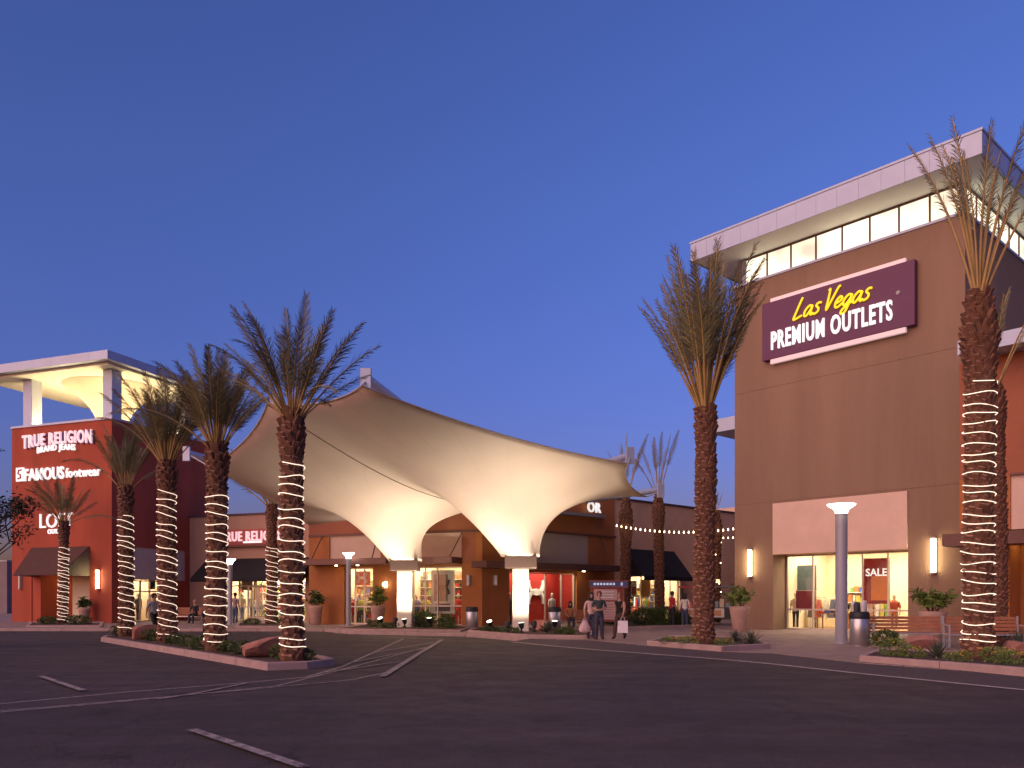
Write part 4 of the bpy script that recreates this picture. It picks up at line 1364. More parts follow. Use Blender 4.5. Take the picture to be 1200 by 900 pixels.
FR1 = FRONDS
def palm(px, d, ytop, ytip, r, label, nf=26, tilt=48, seed=1, rope=None, z0=.2, bulge=1.12, neck=.8, lean_f=0, group='date palms', min_tilt=4, spread_bias=0, pitch=.24, bulge_h=1.1, fset=None):
    FRONDS = fset or FR1
    p = GP(px, d, z0)
    h = at(px, ytop, d).z - z0
    fl = (ytop - ytip) / F * d
    t = thing('palm_tree', label, 'palm tree', p, 0, group)
    b, rad, cen = palm_trunk(h, r, seed, bulge, neck, bulge_h)
    b.build('trunk', [TRUNK, TRUNKD, TRUNKC], t)
    rr = random.Random(seed * 7 + 3)
    c = cen(h)
    for k in range(nf):
        u = (k + .5) / nf
        tl = min_tilt + (tilt - min_tilt) * u ** .8 + rr.uniform(-6, 6)
        ph = k * 2.39996 + rr.uniform(-.35, .35)
        if tl < tilt * .5: me = FRONDS[rr.choice((0, 6, 3, 0))]
        elif tl < tilt * .8: me = FRONDS[rr.choice((1, 3, 5, 0))]
        else: me = FRONDS[rr.choice((1, 5, 2, 3, 1))]
        q_ = rr.random()
        if q_ < .07: me = FRONDS[4]
        elif q_ < .12: me = FRONDS[7]; tl += 12
        o = bpy.data.objects.new('frond', me); COL.objects.link(o); o.parent = t
        s = fl / 3.0 * rr.uniform(.74, 1.06) * (1.06 if tl < 20 else 1.0)
        rb = rad(h) * .75 * min(1, tl / 30)
        M_ = Matrix.Translation((c[0] + rb * math.cos(ph), c[1] + rb * math.sin(ph), h - .12)) @ Matrix.Rotation(ph, 4, 'Z') @ Matrix.Rotation(math.radians(tl), 4, 'Y') @ Matrix.Rotation(rr.uniform(-.5, .5), 4, 'Z') @ Matrix.Diagonal((s, s, s, 1))
        o.matrix_local = M_
    if rope:
        za, zb, lab = rope
        za = max(za, .15)
        L = thing('rope_light', lab, 'rope light', p, 0, 'rope lights wound round palm trunks')
        pts = []
        turns = (zb - za) / pitch; nn = int(turns * 14)
        w1 = rr.uniform(0, 6)
        for i in range(nn + 1):
            a = -2 * math.pi * turns * i / nn
            z = za + (zb - za) * i / nn
            tw = a / (2 * math.pi)
            z += .03 * math.sin(a + w1) + .035 * math.sin(tw * 1.7 + w1) + .02 * math.sin(a * 2.3 + w1) + .03 * math.sin(tw * 4.1 + 2 * w1)
            z = max(.06, z)
            q = rad(min(z, h)) + .055 + .012 * math.sin(a * 3.1)
            cc = cen(z)
            pts.append((cc[0] + q * math.cos(a), cc[1] + q * math.sin(a), z))
        MB().tube(pts, .0095, 5).build('light_tube', ROPE, L)
        MB().tube([(pts[0][0], pts[0][1], pts[0][2]), (pts[0][0] * 1.12, pts[0][1] * 1.12, .03)], .012, 5).build('power_cord', BLACK, L)
    return t
Z = lambda px, py, d, z0=.2: at(px, py, d).z - z0
palm(343, 18.4, 487, 358, .235, 'palm with spreading crown at near tip of island, beside flat boulder', 36, 46, 3, (Z(0, 758, 18.4), Z(0, 540, 18.4), 'white rope light spiralling up the palm at the near island tip'), pitch=.245, z0=.12)
palm(253, 22.2, 522, 408, .245, 'bushy palm on island, second from its near tip', 42, 36, 5, (Z(0, 752, 22.2), Z(0, 575, 22.2), 'white rope light on the second palm from near island tip'), pitch=.25, z0=.12)
palm(196, 26.5, 540, 432, .26, 'dense palm on island in front of the red tower side wall', 40, 34, 8, (Z(0, 743, 26.5), Z(0, 573, 26.5), 'white rope light on the island palm beside the round boulder'), pitch=.26, z0=.12)
palm(148, 30.6, 572, 488, .235, 'slim palm at far end of island by the red tower corner', 20, 28, 13, (Z(0, 735, 30.6), Z(0, 602, 30.6), 'white rope light on the farthest palm of the island'), pitch=.25, z0=.12)
palm(74, 43.5, 612, 548, .215, 'small palm before the red tower entrance awning', 24, 50, 17, (Z(0, 729, 43.5), Z(0, 641, 43.5), 'tightly wound rope light on the palm before red tower entrance'), pitch=.19)
palm(318, 43.2, 592, 505, .26, 'palm by the jeans shop doors, crown behind the white canopy', 20, 50, 19, (Z(0, 730, 43.2), Z(0, 640, 43.2), 'rope light on the palm before the jeans shop doors'), pitch=.26)
palm(825, 24.2, 478, 303, .29, 'tall unlit palm left of brown tower with upright crown', 44, 23, 23, None, bulge=1.08, neck=.9, fset=FRONDS2)
palm(733, 46, 585, 512, .28, 'bare-topped palm just right of canopy tip', 7, 16, 29, None, bulge=1.35, neck=.55, bulge_h=2.4, fset=FRONDS3)
palm(773, 47.5, 580, 508, .27, 'thin-crowned palm in front of black awning of the tan shop', 8, 22, 31, None, bulge=1.3, neck=.5, bulge_h=2.4, fset=FRONDS3)
palm(838, 45, 603, 575, .26, 'slender palm with tiny string lights behind the tall unlit palm', 5, 20, 37, None, bulge=1.25, neck=.6, bulge_h=1.8, fset=FRONDS3)
palm(1147, 18.4, 345, 138, .285, 'tallest palm at right, wound with lights, thin upright crown', 13, 14, 41, (Z(0, 757, 18.4), Z(0, 452, 18.4), 'bright rope light wound up the tallest palm at right'), bulge=1.28, neck=.55, bulge_h=2.3, pitch=.225, z0=.22, fset=FRONDS3)
palm(1169, 24.6, 452, 335, .27, 'unlit palm directly behind the tallest palm at right', 9, 30, 43, None, bulge=1.1, neck=.6, bulge_h=1.4, z0=.12, fset=FRONDS3)

# tiny lights on the slender palm
t = thing('string_lights', 'tiny warm string lights dotted on the slender palm', 'string lights', GP(838, 45, .2))
rr = random.Random(3)
pp = []
for k in range(34):
    a = k * 1.3; z = 1.7 + k * .115
    pp.append((.31 * math.cos(a), .31 * math.sin(a), z))
MB().tube(pp, .008, 4).build('wire', BLACK, t)
bm_ = MB().lathe([(.002, -.03), (.03, -.015), (.03, .015), (.002, .03)], 6).mesh('bulb', BULB)
for q in pp[::2]:
    link('bulb', bm_, t, (q[0] * 1.06, q[1] * 1.06, q[2]))

# festoon strings between tan shop and tower
def festoon(pa, pb, n, sag, label):
    t = thing('string_lights', label, 'string lights', pa)
    pts = []
    for i in range(41):
        u = i / 40
        p = pa.lerp(pb, u) - pa; p.z -= sag * 4 * u * (1 - u); pts.append(p)
    MB().tube(pts, .012, 4).build('wire', BLACK, t)
    for i in range(n):
        u = (i + .5) / n
        x = u * 40; k = int(x); p = pts[k].lerp(pts[k + 1], x - k)
        link('bulb', FB, t, (p.x, p.y, p.z - .07))
FB = MB().lathe([(.004, -.06), (.03, -.045), (.038, -.015), (.03, .015), (.015, .05), (.015, .07)], 8).mesh('bulb', BULB)
festoon(at(720, 614, 45.5), at(868, 617, 44), 26, .32, 'upper festoon of warm bulbs strung from tan shop to brown tower')
festoon(at(820, 626, 60), at(868, 628, 52), 9, .12, 'short lower festoon of bulbs beside the slender palm')

# ------------------------------------------------------------------ post lamps
def post_lamp(px, d, ytop, r, label):
    p = GP(px, d, PZ)
    h = at(px, ytop, d).z - PZ
    t = thing('post_lamp', label, 'street lamp', p, 0, 'post lamps')
    MB().lathe([(r * 1.5, 0), (r * 1.5, .04), (r, .05), (r, h - .32)], 20).build('post', GREYM, t)
    MB().lathe([(r * 1.05, h - .33), (r * 1.05, h - .30)], 20).build('collar', ALU, t)
    MB().lathe([(r * .95, h - .30), (r * 1.25, h - .16), (r * 2.3, h - .03), (r * 2.35, h)], 24).build('lamp_head', LAMPW, t)
post_lamp(986, 25.8, 591, .185, 'tall grey lamp post in front of the brown tower entrance')
post_lamp(408.5, 42.0, 648, .13, 'slim lamp post left of the far canopy column')
post_lamp(269.5, 44.0, 655, .13, 'slim lamp post by the black awning between lit palms')

# ------------------------------------------------------------------ bins, benches, pots
def bin_(p, label, r=.28, h=1.05, stuffed=False):
    t = thing('litter_bin', label, 'litter bin', p, 0, 'litter bins')
    MB().lathe([(r * .96, 0), (r * .96, .06), (r, .07), (r, h * .78), (r * .98, h * .79)], 24).build('body', STEEL, t)
    MB().lathe([(r * 1.02, h * .79), (r * 1.04, h * .83), (r * 1.0, h * .97), (r * .9, h), (r * .55, h), (r * .5, h * .92)], 24).build('lid', BLACK, t)
    if stuffed:
        rr = random.Random(2)
        for k in range(5):
            b = MB(); a = k * 1.256
            x, y = .16 * math.cos(a), .16 * math.sin(a)
            b.lathe([(.02, h - .12), (.07, h), (.085, h + .14 + .08 * rr.random()), (.05, h + .24 + .1 * rr.random()), (.01, h + .3)], 7, (x, y), smooth=False)
            b.build('crumpled_bag', colour((.05, .05, .055) if k % 2 else (.55, .52, .5)), t)
bin_(G(1007, 757, PZ), 'overfilled steel litter bin beside the tall lamp post', stuffed=True)
bin_(GP(553, 36.5, PZ), 'steel litter bin in front of the orange corner')
bin_(GP(650, 36.0, PZ), 'steel litter bin at left end of the bench by directory')

def bench(p, rz, label, L=2.0):
    t = thing('bench', label, 'bench', p, rz, 'timber benches')
    for k in range(4):
        z = .50 + k * .105; y = .44 + k * .028
        bev(MB().box(-L / 2 + .03, L / 2 - .03, y, y + .035, z, z + .085).build('back_slat', WOOD, t), .006)
    for k in range(4):
        y = .0 + k * .108
        bev(MB().box(-L / 2 + .03, L / 2 - .03, y, y + .092, .425, .46).build('seat_slat', WOOD, t), .006)
    for x in (-L / 2, L / 2 - .045):
        b = MB()
        b.box(x, x + .045, 0, .045, 0, .64); b.box(x, x + .045, .40, .445, 0, .64)
        b.box(x + .001, x + .044, -.01, .47, .641, .68); b.box(x + .001, x + .044, .0455, .3995, .38, .42)
        b.box(x + .001, x + .044, .446, .49, .40, .93)
        b.build('end_frame', ALU, t)
    MB().box(-L / 2 + .046, L / 2 - .046, .02, .05, .375, .42).build('front_rail', ALU, t)
    return t
bench(G(1067, 758, PZ), math.radians(-7), 'timber slat bench left of the tallest palm at right', 2.15)
bench(G(1157, 760, PZ), math.radians(-7), 'timber slat bench behind the tallest palm at right', 2.1)
bench(GP(675, 36.8, PZ), math.radians(6), 'timber bench with seated woman left of the directory stand', 1.8)
bench(GP(221, 45.5, PZ), math.radians(-8), 'timber bench with seated person left of black awning', 2.0)

def leafy(b, n, rx, rz, zc, leaf, rr, w=.35, curl=.2):
    for k in range(n):
        while True:
            q = Vector((rr.uniform(-1, 1), rr.uniform(-1, 1), rr.uniform(-.9, 1)))
            if q.length < 1: break
        q = q.normalized() * (q.length ** .45)
        p = Vector((q.x * rx, q.y * rx, zc + q.z * rz))
        d = (q + Vector((rr.uniform(-.7, .7), rr.uniform(-.7, .7), rr.uniform(-.2, .9)))).normalized()
        s = d.cross(Vector((rr.uniform(-1, 1), rr.uniform(-1, 1), rr.uniform(-1, 1)))).normalized()
        l = leaf * rr.uniform(.6, 1.3)
        b.add([p, p + d * l * .5 + s * l * w * .5, p + d * l + Vector((0, 0, -l * curl)), p + d * l * .5 - s * l * w * .5], [(0, 1, 2, 3)])
def shrub(p, r, h, label, seed, m=LEAF, n=None, leaf=.10, flowers=0, group='low shrubs in the beds', name='shrub'):
    rr = random.Random(seed)
    t = thing(name, label, 'shrub', p, 0, group)
    b = MB(); 
    for j in range(3):
        bb = MB(); leafy(bb, int((n or 420 * r * h / .12) / 3) + 30, r * rr.uniform(.55, .8), h * .5, h * rr.uniform(.45, .55), leaf, rr)
        ox, oy = rr.uniform(-.35, .35) * r, rr.uniform(-.35, .35) * r
        b.add([(v[0] + ox, v[1] + oy, max(0.0, v[2])) for v in bb.v], bb.f)
    b.build('foliage', m, t)
    st = MB()
    for j in range(5):
        a = rr.uniform(0, 6.28); st.tube([(0, 0, -.03), (math.cos(a) * r * .4, math.sin(a) * r * .4, h * .7)], [.012, .005], 4)
    st.build('stem', BARK, t)
    if flowers:
        fm = MB().lathe([(.003, -.01), (.026, 0), (.003, .012)], 5, caps=False).mesh('flower', FLOWER)
        for j in range(flowers):
            a = rr.uniform(0, 6.28); q = rr.random() ** .5 * r
            x, y = q * math.cos(a), q * math.sin(a); z = h * rr.uniform(.75, 1.05)
            link('flower', fm, t, (x, y, z))
    return t
def rosette(p, r, n, label, seed, m=AGAVE, up=.9, w=.05, group='spiky rosettes in the beds', name='agave', cat='plant'):
    rr = random.Random(seed)
    t = thing(name, label, cat, p, 0, group)
    b = MB()
    for k in range(n):
        a = k * 2.4 + rr.uniform(-.2, .2)
        el = math.radians(rr.uniform(18, 85))
        l = r * rr.uniform(.75, 1.1)
        d = Vector((math.cos(a) * math.cos(el), math.sin(a) * math.cos(el), math.sin(el)))
        s = Vector((-math.sin(a), math.cos(a), 0)) * w
        n_ = d.cross(s).normalized() * w * .3
        q0 = Vector((0, 0, .02)); q1 = d * l * .45; q2 = d * l + Vector((0, 0, -.06 * l))
        b.add([q0 - s * .5, q0 + s * .5, q1 - s + n_, q1 + s + n_, q2, q1 - n_], [(0, 1, 3, 5), (0, 5, 2), (2, 5, 4), (5, 3, 4), (0, 2, 3, 1), (2, 4, 3)])
    b.build('leaf_rosette', m, t)
    MB().lathe([(.05, -.04), (.06, .03), (.02, .08)], 8).build('crown_base', m, t)
    return t
def boulder(p, sx, sy, sz, label, seed, flat=False):
    bm = bmesh.new()
    bmesh.ops.create_icosphere(bm, subdivisions=3, radius=1)
    rr = random.Random(seed)
    dirs = [Vector((rr.gauss(0, 1), rr.gauss(0, 1), rr.gauss(0, 1))).normalized() for _ in range(11)]
    offs = [rr.uniform(.42, .72) for _ in dirs]
    for v in bm.verts:
        c = v.co.copy()
        for d, o in zip(dirs, offs):
            e = c.dot(d) - o
            if e > 0: c -= d * e
        c += Vector((rr.uniform(-.012, .012),) * 3); c *= 1.35
        v.co = Vector((c.x * sx, c.y * sy, c.z * sz + (c.x * .35 * sz if flat else 0)))
    me = bpy.data.meshes.new('boulder'); bm.to_mesh(me); bm.free(); me.materials.append(ROCK)
    o = link('boulder', me, None, (p.x, p.y, p.z + sz * .72), rr.uniform(-.3, .3))
    tag(o, label, 'boulder', 'red boulders')
boulder(GP(311, 20.0, .13), .52, .34, .26, 'flat tilted red boulder by near island palm', 3, True)
boulder(GP(167, 28.6, .13), .48, .4, .32, 'rounded red boulder between the two far island palms', 4)
boulder(GP(637, 33.6, .2), .42, .35, .34, 'pale boulder right of the near canopy column', 5)
boulder(GP(1078, 23.0, .2), .42, .3, .22, 'red boulder under the left bench by tall palm', 6)
boulder(GP(1187, 18.6, .2), .34, .3, .2, 'red boulder right of tallest palm in front bed', 7)

# potted plants
def pot(p, h, r, label, seed, ph, pr, m=LEAFB, leaf=.3, n=300):
    t = thing('potted_plant', label, 'potted plant', p, 0, 'potted plants')
    MB().lathe([(r * .62, 0), (r * .66, .03), (r * .93, h * .8), (r, h), (r * .9, h), (r * .88, h * .88)], 24).build('pot', POT, t)
    MB().lathe([(.01, h * .86), (r * .88, h * .86)], 16, caps=False).build('soil', SOIL, t)
    rr = random.Random(seed); b = MB(); s = MB()
    for k in range(16):
        a = rr.uniform(0, 6.28); el = math.radians(rr.uniform(35, 85)); l = ph * rr.uniform(.6, 1.0)
        top = Vector((math.cos(a) * math.cos(el) * pr * 1.1, math.sin(a) * math.cos(el) * pr * 1.1, h * .86 + l * math.sin(el)))
        b0 = Vector((math.cos(a) * .06, math.sin(a) * .06, h * .84))
        s.tube([b0, b0.lerp(top, .5) + Vector((0, 0, .08 * l)), top], [.014, .01, .005], 4)
        for j in range(n // 16):
            u = rr.uniform(.35, 1.05); q = b0.lerp(top, u) + Vector((0, 0, .08 * l * math.sin(u * 3)))
            d = Vector((rr.uniform(-1, 1), rr.uniform(-1, 1), rr.uniform(-.3, .9))).normalized()
            sd = d.cross(Vector((rr.uniform(-1, 1), rr.uniform(-1, 1), rr.uniform(-1, 1)))).normalized()
            L = leaf * rr.uniform(.6, 1.2)
            b.add([q, q + d * L * .5 + sd * L * .17, q + d * L + Vector((0, 0, -.2 * L)), q + d * L * .5 - sd * L * .17], [(0, 1, 2, 3)])
    b.build('foliage', m, t); s.build('stem', BARK, t)
pot(GP(867, 34.2, PZ), 1.1, .44, 'tall tapered pot with leafy shrub by left corner of brown tower', 1, 1.0, .8)
pot(GP(1093, 28.0, PZ), 1.0, .46, 'wide potted shrub behind benches under the tower wall lamp', 2, 1.0, 1.05, leaf=.34, n=340)
pot(FUA.w(FUA.x(370, -1.0), -1.0, PZ), 1.05, .40, 'potted shrub left of yellow pier under brown awning', 3, 1.0, .7, LEAF)
pot(FUA.w(FUA.x(443, -1.2), -1.2, PZ), 1.05, .40, 'potted shrub under the round glowing wall lamp', 4, 1.1, .6)
pot(FL.w(FL.x(99, -.6), -.6, PZ), .9, .34, 'small potted plant by the red tower entrance', 5, .7, .4, LEAF)

# shrubs, grasses, agaves
k = 0
for px, d, r, h, where in [(140, 31.0, .45, .4, 'at the far tip of island'), (222, 24.6, .4, .3, 'between the middle island palms'), (238, 23.0, .45, .34, 'left of the second island palm'),
                           (282, 20.9, .38, .3, 'left of the flat boulder'), (333, 19.4, .36, .32, 'behind the near island palm'), (183, 27.6, .4, .36, 'right of the rounded boulder'), (357, 18.6, .28, .26, 'right of the near island palm'), (266, 21.6, .3, .28, 'right of the second island palm'), (205, 25.6, .3, .28, 'at the foot of the third island palm')]:
    shrub(GP(px, d, .12), r, h, 'low dull green shrub ' + where, 50 + k, LEAF); k += 1
for px, d, r, h, where, fl in [(850, 22.8, .3, .22, 'in front of the tall unlit palm', 14), (805, 23.6, .35, .24, 'left of the tall unlit palm base', 16), (785, 24.2, .3, .2, 'at left tip of the unlit palm bed', 10),
                               (1046, 19.0, .42, .42, 'at left end of the front right bed', 14), (1066, 18.6, .34, .26, 'left of the grass tuft by right kerb', 12), (1125, 17.6, .3, .2, 'left of the tallest palm base', 10), (1168, 17.5, .42, .3, 'right of the tallest palm base', 24), (1185, 16.7, .4, .28, 'near right photo edge by the kerb', 20)]:
    shrub(GP(px, d, .2), r, h, 'yellow flowering ground shrub ' + where, 70 + k, LEAFB, flowers=fl, leaf=.07, group='flowering shrubs'); k += 1
for px, d, r, h, where in [(500, 38.8, .65, .7, 'under the sports shop window'), (520, 38.2, .5, .5, 'left of the litter bin by orange corner'), (440, 39.5, .4, .25, 'left of the far canopy column'), (455, 37.8, .5, .2, 'in front of the far canopy column'), (520, 37.2, .5, .2, 'at right tip of far column bed'),
                           (575, 33.5, .45, .2, 'at left tip of near column bed'), (598, 31.8, .45, .2, 'in front of the near canopy column'), (660, 30.4, .5, .24, 'at right tip of near column bed'),
                           (752, 41.5, .9, .85, 'at the foot of the bare-topped palm'), (778, 41.0, 1.0, .9, 'at the foot of the thin-crowned palm'), (800, 41.5, .6, .6, 'right end of bed before tan shop'), (720, 42.0, .5, .5, 'beside the directory stand'),
                           (55, 43.0, .5, .35, 'left of palm before red tower'), (95, 43.0, .6, .45, 'right of palm before red tower'), (298, 42.8, .6, .25, 'left of palm before jeans shop'), (335, 42.8, .6, .25, 'right of palm before jeans shop'), (1041, 23.4, .5, .45, 'behind the left bench leg')]:
    shrub(GP(px, d, .18), r, h, 'bushy green shrub ' + where, 90 + k, LEAF, leaf=.12); k += 1
for px, d, r, n, where, m in [(641, 31.8, .55, 34, 'dark spiky agave right of near column floodlights', AGAVE), (668, 31.0, .5, 60, 'fine grassy tuft at right of near column bed', GRASSM), (1098, 18.4, .55, 70, 'fine blue-green grass tuft left of the tallest palm', AGAVE),
                              (1192, 19.4, .8, 80, 'tall grass tuft at right photo edge by bench', AGAVE), (880, 23.4, .6, 70, 'grass tuft right of the tall unlit palm', AGAVE), (862, 25.0, .5, 60, 'small grass tuft behind the tall unlit palm', AGAVE), (486, 38.4, .5, 50, 'grass tuft right of far column', GRASSM), (745, 40.6, .6, 60, 'grass tuft before bed of tan shop palms', AGAVE)]:
    rosette(GP(px, d, .2), r, n, where, 120 + k, m, w=.045 if n < 40 else .014, name='agave' if n < 40 else 'grass_tuft'); k += 1

# ------------------------------------------------------------------ tree at the left edge
def leafy_tree(p, h, cr, label, seed):
    rr = random.Random(seed)
    t = thing('mesquite_tree', label, 'tree', p)
    tr = MB(); lf = MB()
    def branch(a, d, l, r, lev):
        pts = [a]; q = a.copy(); dd = d.copy()
        for i in range(4):
            dd = (dd + Vector((rr.uniform(-.25, .25), rr.uniform(-.25, .25), rr.uniform(-.1, .2)))).normalized()
            q = q + dd * l / 4; pts.append(q.copy())
        tr.tube(pts, [r * (1 - .14 * i) for i in range(5)], 6 if lev < 2 else 4)
        if lev >= 4:
            for k in range(44):
                c = pts[rr.randint(1, 4)] + Vector((rr.gauss(0, .14), rr.gauss(0, .14), rr.gauss(0, .12)))
                dv = Vector((rr.gauss(0, 1), rr.gauss(0, 1), rr.gauss(-.3, .6))).normalized()
                sv = dv.cross(Vector((rr.gauss(0, 1), rr.gauss(0, 1), rr.gauss(0, 1)))).normalized()
                L = rr.uniform(.10, .20)
                lf.add([c, c + dv * L * .5 + sv * L * .16, c + dv * L, c + dv * L * .5 - sv * L * .16], [(0, 1, 2, 3)])
            return
        for k in range(3 if lev else 4):
            a_ = rr.uniform(0, 6.28)
            nd = (dd * .8 + Vector((math.cos(a_), math.sin(a_), rr.uniform(-.15, .5))) * .75).normalized()
            branch(pts[rr.randint(2, 4)], nd, l * rr.uniform(.6, .8), r * .52, lev + 1)
    branch(Vector((0, 0, -.05)), Vector((0, 0, 1)), h * .36, .17, 0)
    tr.build('trunk', BARK, t); lf.build('crown', TREELEAF, t)
leafy_tree(GP(-30, 25.5, .0), 8.2, 3, 'dark fine-leaved tree reaching in from left photo edge', 4)

# ------------------------------------------------------------------ shop displays
def wpos(f, px, y, z=PZ + .012):
    return f.w(f.x(px, y), y, z)
SKINM = mat('mannequin_skin', (.62, .50, .42), .5, .03, 3)
def mannequin(p, rz, top, bottom, label, h=1.75, head=True, base=0.0):
    t = thing('mannequin', label, 'mannequin', p, rz, 'mannequins in shop windows')
    k = h / 1.75
    MB().lathe([(.16, 0), (.16, .02), (.02, .03), (.02, .5)], 12).build('stand', ALU, t)
    b = MB()
    for sx in (-.09, .09):
        b.lathe([(.05 * k, .08), (.055 * k, .45 * k), (.085 * k, .8 * k), (.075 * k, .9 * k)], 10, (sx, 0))
    b.build('trousers', colour(bottom), t)
    b = MB(); b.lathe([(.15 * k, .84 * k), (.14 * k, 1.02 * k), (.18 * k, 1.25 * k), (.19 * k, 1.38 * k), (.07 * k, 1.47 * k)], 14)
    b.v = [(x * 1.15, y * .68, z) for x, y, z in b.v]
    for sx in (-1, 1):
        b.tube([(sx * .20 * k, 0, 1.38 * k), (sx * .26 * k, .02, 1.12 * k)], [.062, .055], 8)
    b.build('top', colour(top), t)
    b = MB()
    for sx in (-1, 1):
        b.tube([(sx * .26 * k, .02, 1.13 * k), (sx * .27 * k, -.03, .88 * k), (sx * .26 * k, -.05, .76 * k)], [.038, .03, .022], 7)
    b.lathe([(.045, 1.45 * k), (.045, 1.53 * k), (.075, 1.58 * k), (.085, 1.66 * k), (.06, 1.74 * k), (.01, 1.76 * k)], 10)
    b.build('body', SKINM, t)
    return t
def rack(p, rz, cols, label, L=1.4, h=1.45):
    t = thing('clothes_rack', label, 'clothes rack', p, rz, 'clothes racks in shops')
    b = MB(); b.tube([(-L / 2, 0, 0), (-L / 2, 0, h), (L / 2, 0, h), (L / 2, 0, 0)], .018, 6); b.box(-L / 2 - .02, -L / 2 + .02, -.25, .25, 0, .03); b.box(L / 2 - .02, L / 2 + .02, -.25, .25, 0, .03)
    b.build('rail', MIRROR, t)
    n = len(cols)
    for i, c in enumerate(cols):
        x = -L / 2 + .1 + (L - .2) * i / max(1, n - 1)
        g_ = MB(); w = .5 * L / n
        g_.hexa([(x - w * .8, -.24, h - .95), (x + w * .8, -.24, h - .95), (x + w * .8, .24, h - .95), (x - w * .8, .24, h - .95), (x - w * .4, -.10, h - .08), (x + w * .4, -.10, h - .08), (x + w * .4, .10, h - .08), (x - w * .4, .10, h - .08)])
        g_.build('garment', colour(c), t)
    return t
def shelves(p, rz, W, H_, rows, cols, seed, label, back=(.6, .5, .36)):
    rr = random.Random(seed)
    t = thing('shelf_unit', label, 'shelves', p, rz, 'shelf units in shops')
    b = MB(); b.box(-W / 2, W / 2, .33, .36, 0, H_); b.box(-W / 2, -W / 2 + .03, 0, .329, 0, H_); b.box(W / 2 - .03, W / 2, 0, .329, 0, H_)
    b.build('carcass', colour(back), t)
    for r in range(rows):
        z = .25 + (H_ - .3) * r / rows
        MB().box(-W / 2 + .031, W / 2 - .031, 0, .329, z, z + .03).build('shelf', WHITE, t)
        x = -W / 2 + .08
        while x < W / 2 - .2:
            w = rr.uniform(.13, .26); hh = rr.uniform(.12, (H_ - .3) / rows * .75)
            if rr.random() < .85:
                MB().box(x, x + w - .03, .05, .30, z + .032, z + .03 + hh).build('folded_clothes', colour(rr.choice(cols)), t)
            x += w
    return t
def poster(p, rz, W, H_, cols, label, text=None, tcol=WHITE, tz=.6, logo=False, lit=0, tk=.8):
    t = thing('poster', label, 'poster', p, rz, 'shop window posters')
    m = colour(cols[0]) if not lit else emit('lit_poster_%d_%d_%d' % tuple(int(c * 99) for c in cols[0]), cols[0], lit)
    MB().box(-W / 2, W / 2, 0, .02, 0, H_).build('print', m, t)
    MB().box(-W / 2 - .02, W / 2 + .02, -.006, .026, H_ - .001, H_ + .03).build('hanger_bar', ALU, t)
    if len(cols) > 1:
        MB().box(-W * .2, W * .42, -.004, -.001, H_ * .08, H_ * .62).build('picture', colour(cols[1]), t)
    if text:
        L, w = text_letters(text, .3, .008, .006)
        k = W * tk / w
        put_letters(t, L, -W * tk / 2, -.012, H_ * tz, tcol, k=k)
    if logo:
        ua_logo(t, 0, H_ * (.5 if logo is True else logo), W * .62, -.02, tcol)
    return t
BR = [(.45, .05, .04), (.06, .12, .42), (.05, .05, .06), (.62, .58, .52), (.50, .42, .10), (.16, .35, .10), (.5, .2, .06)]
# brown tower shop
f = FR; yr = 1.15
mannequin(wpos(f, 932.5, yr + .7), f.a, (.60, .48, .36), (.03, .03, .035), 'mannequin in cream top and black skirt at left of tower window', 1.7)
poster(wpos(f, 944, yr + .5, 1.05), f.a, .95, .85, [(.22, .03, .04)], 'dark red script poster low in tower window', None)
poster(wpos(f, 945, yr + 1.6, 1.9), f.a, 1.0, 1.2, [(.10, .14, .16)], 'grey picture poster high in left pane of tower window')
mp_ = wpos(f, 1027, yr + .6, 1.32)
poster(mp_, f.a, 1.15, 1.95, [(.30, .03, .035), (.70, .20, .03)], 'tall dark red SALE banner with orange glow in tower window', 'SALE', SIGNW, .62)
mannequin(wpos(f, 1019, yr + 1.2), f.a, (.62, .55, .45), (.5, .3, .2), 'mannequin in pale top beneath the SALE banner', 1.6)
mannequin(wpos(f, 1048, yr + 1.4), f.a, (.45, .10, .06), (.3, .2, .15), 'mannequin in red top right of the SALE banner', 1.6)
rack(wpos(f, 968, yr + 2.4), f.a, [(.10, .08, .08), (.4, .1, .08), (.55, .5, .4), (.1, .1, .15), (.3, .2, .1)], 'clothes rack in the middle of the tower shop', 1.6)
shelves(wpos(f, 1003, yr + 2.9), f.a, 1.9, 2.2, 4, BR, 3, 'shelf unit at back wall of tower shop')
t = thing('display_table', 'low display table with folded clothes in tower shop', 'table', wpos(f, 975, yr + 1.2), f.a)
MB().box(-.8, .8, 0, .6, .70, .75).build('tabletop', WOOD, t)
for x in (-.75, .70):
    for y in (.03, .52):
        MB().box(x, x + .05, y, y + .05, 0, .70).build('leg', WOOD, t)
for k_ in range(5):
    MB().box(-.72 + k_ * .3, -.5 + k_ * .3, .1, .45, .751, .83 + .04 * (k_ % 3)).build('folded_clothes', colour(BR[k_]), t)
shelves(wpos(f, 938, yr + 3.0), f.a, 1.7, 2.5, 5, BR, 15, 'shelf unit behind the left mannequin in tower shop')
rack(wpos(f, 1030, yr + 2.2), f.a, BR, 'clothes rack behind the SALE banner in tower shop', 1.5)
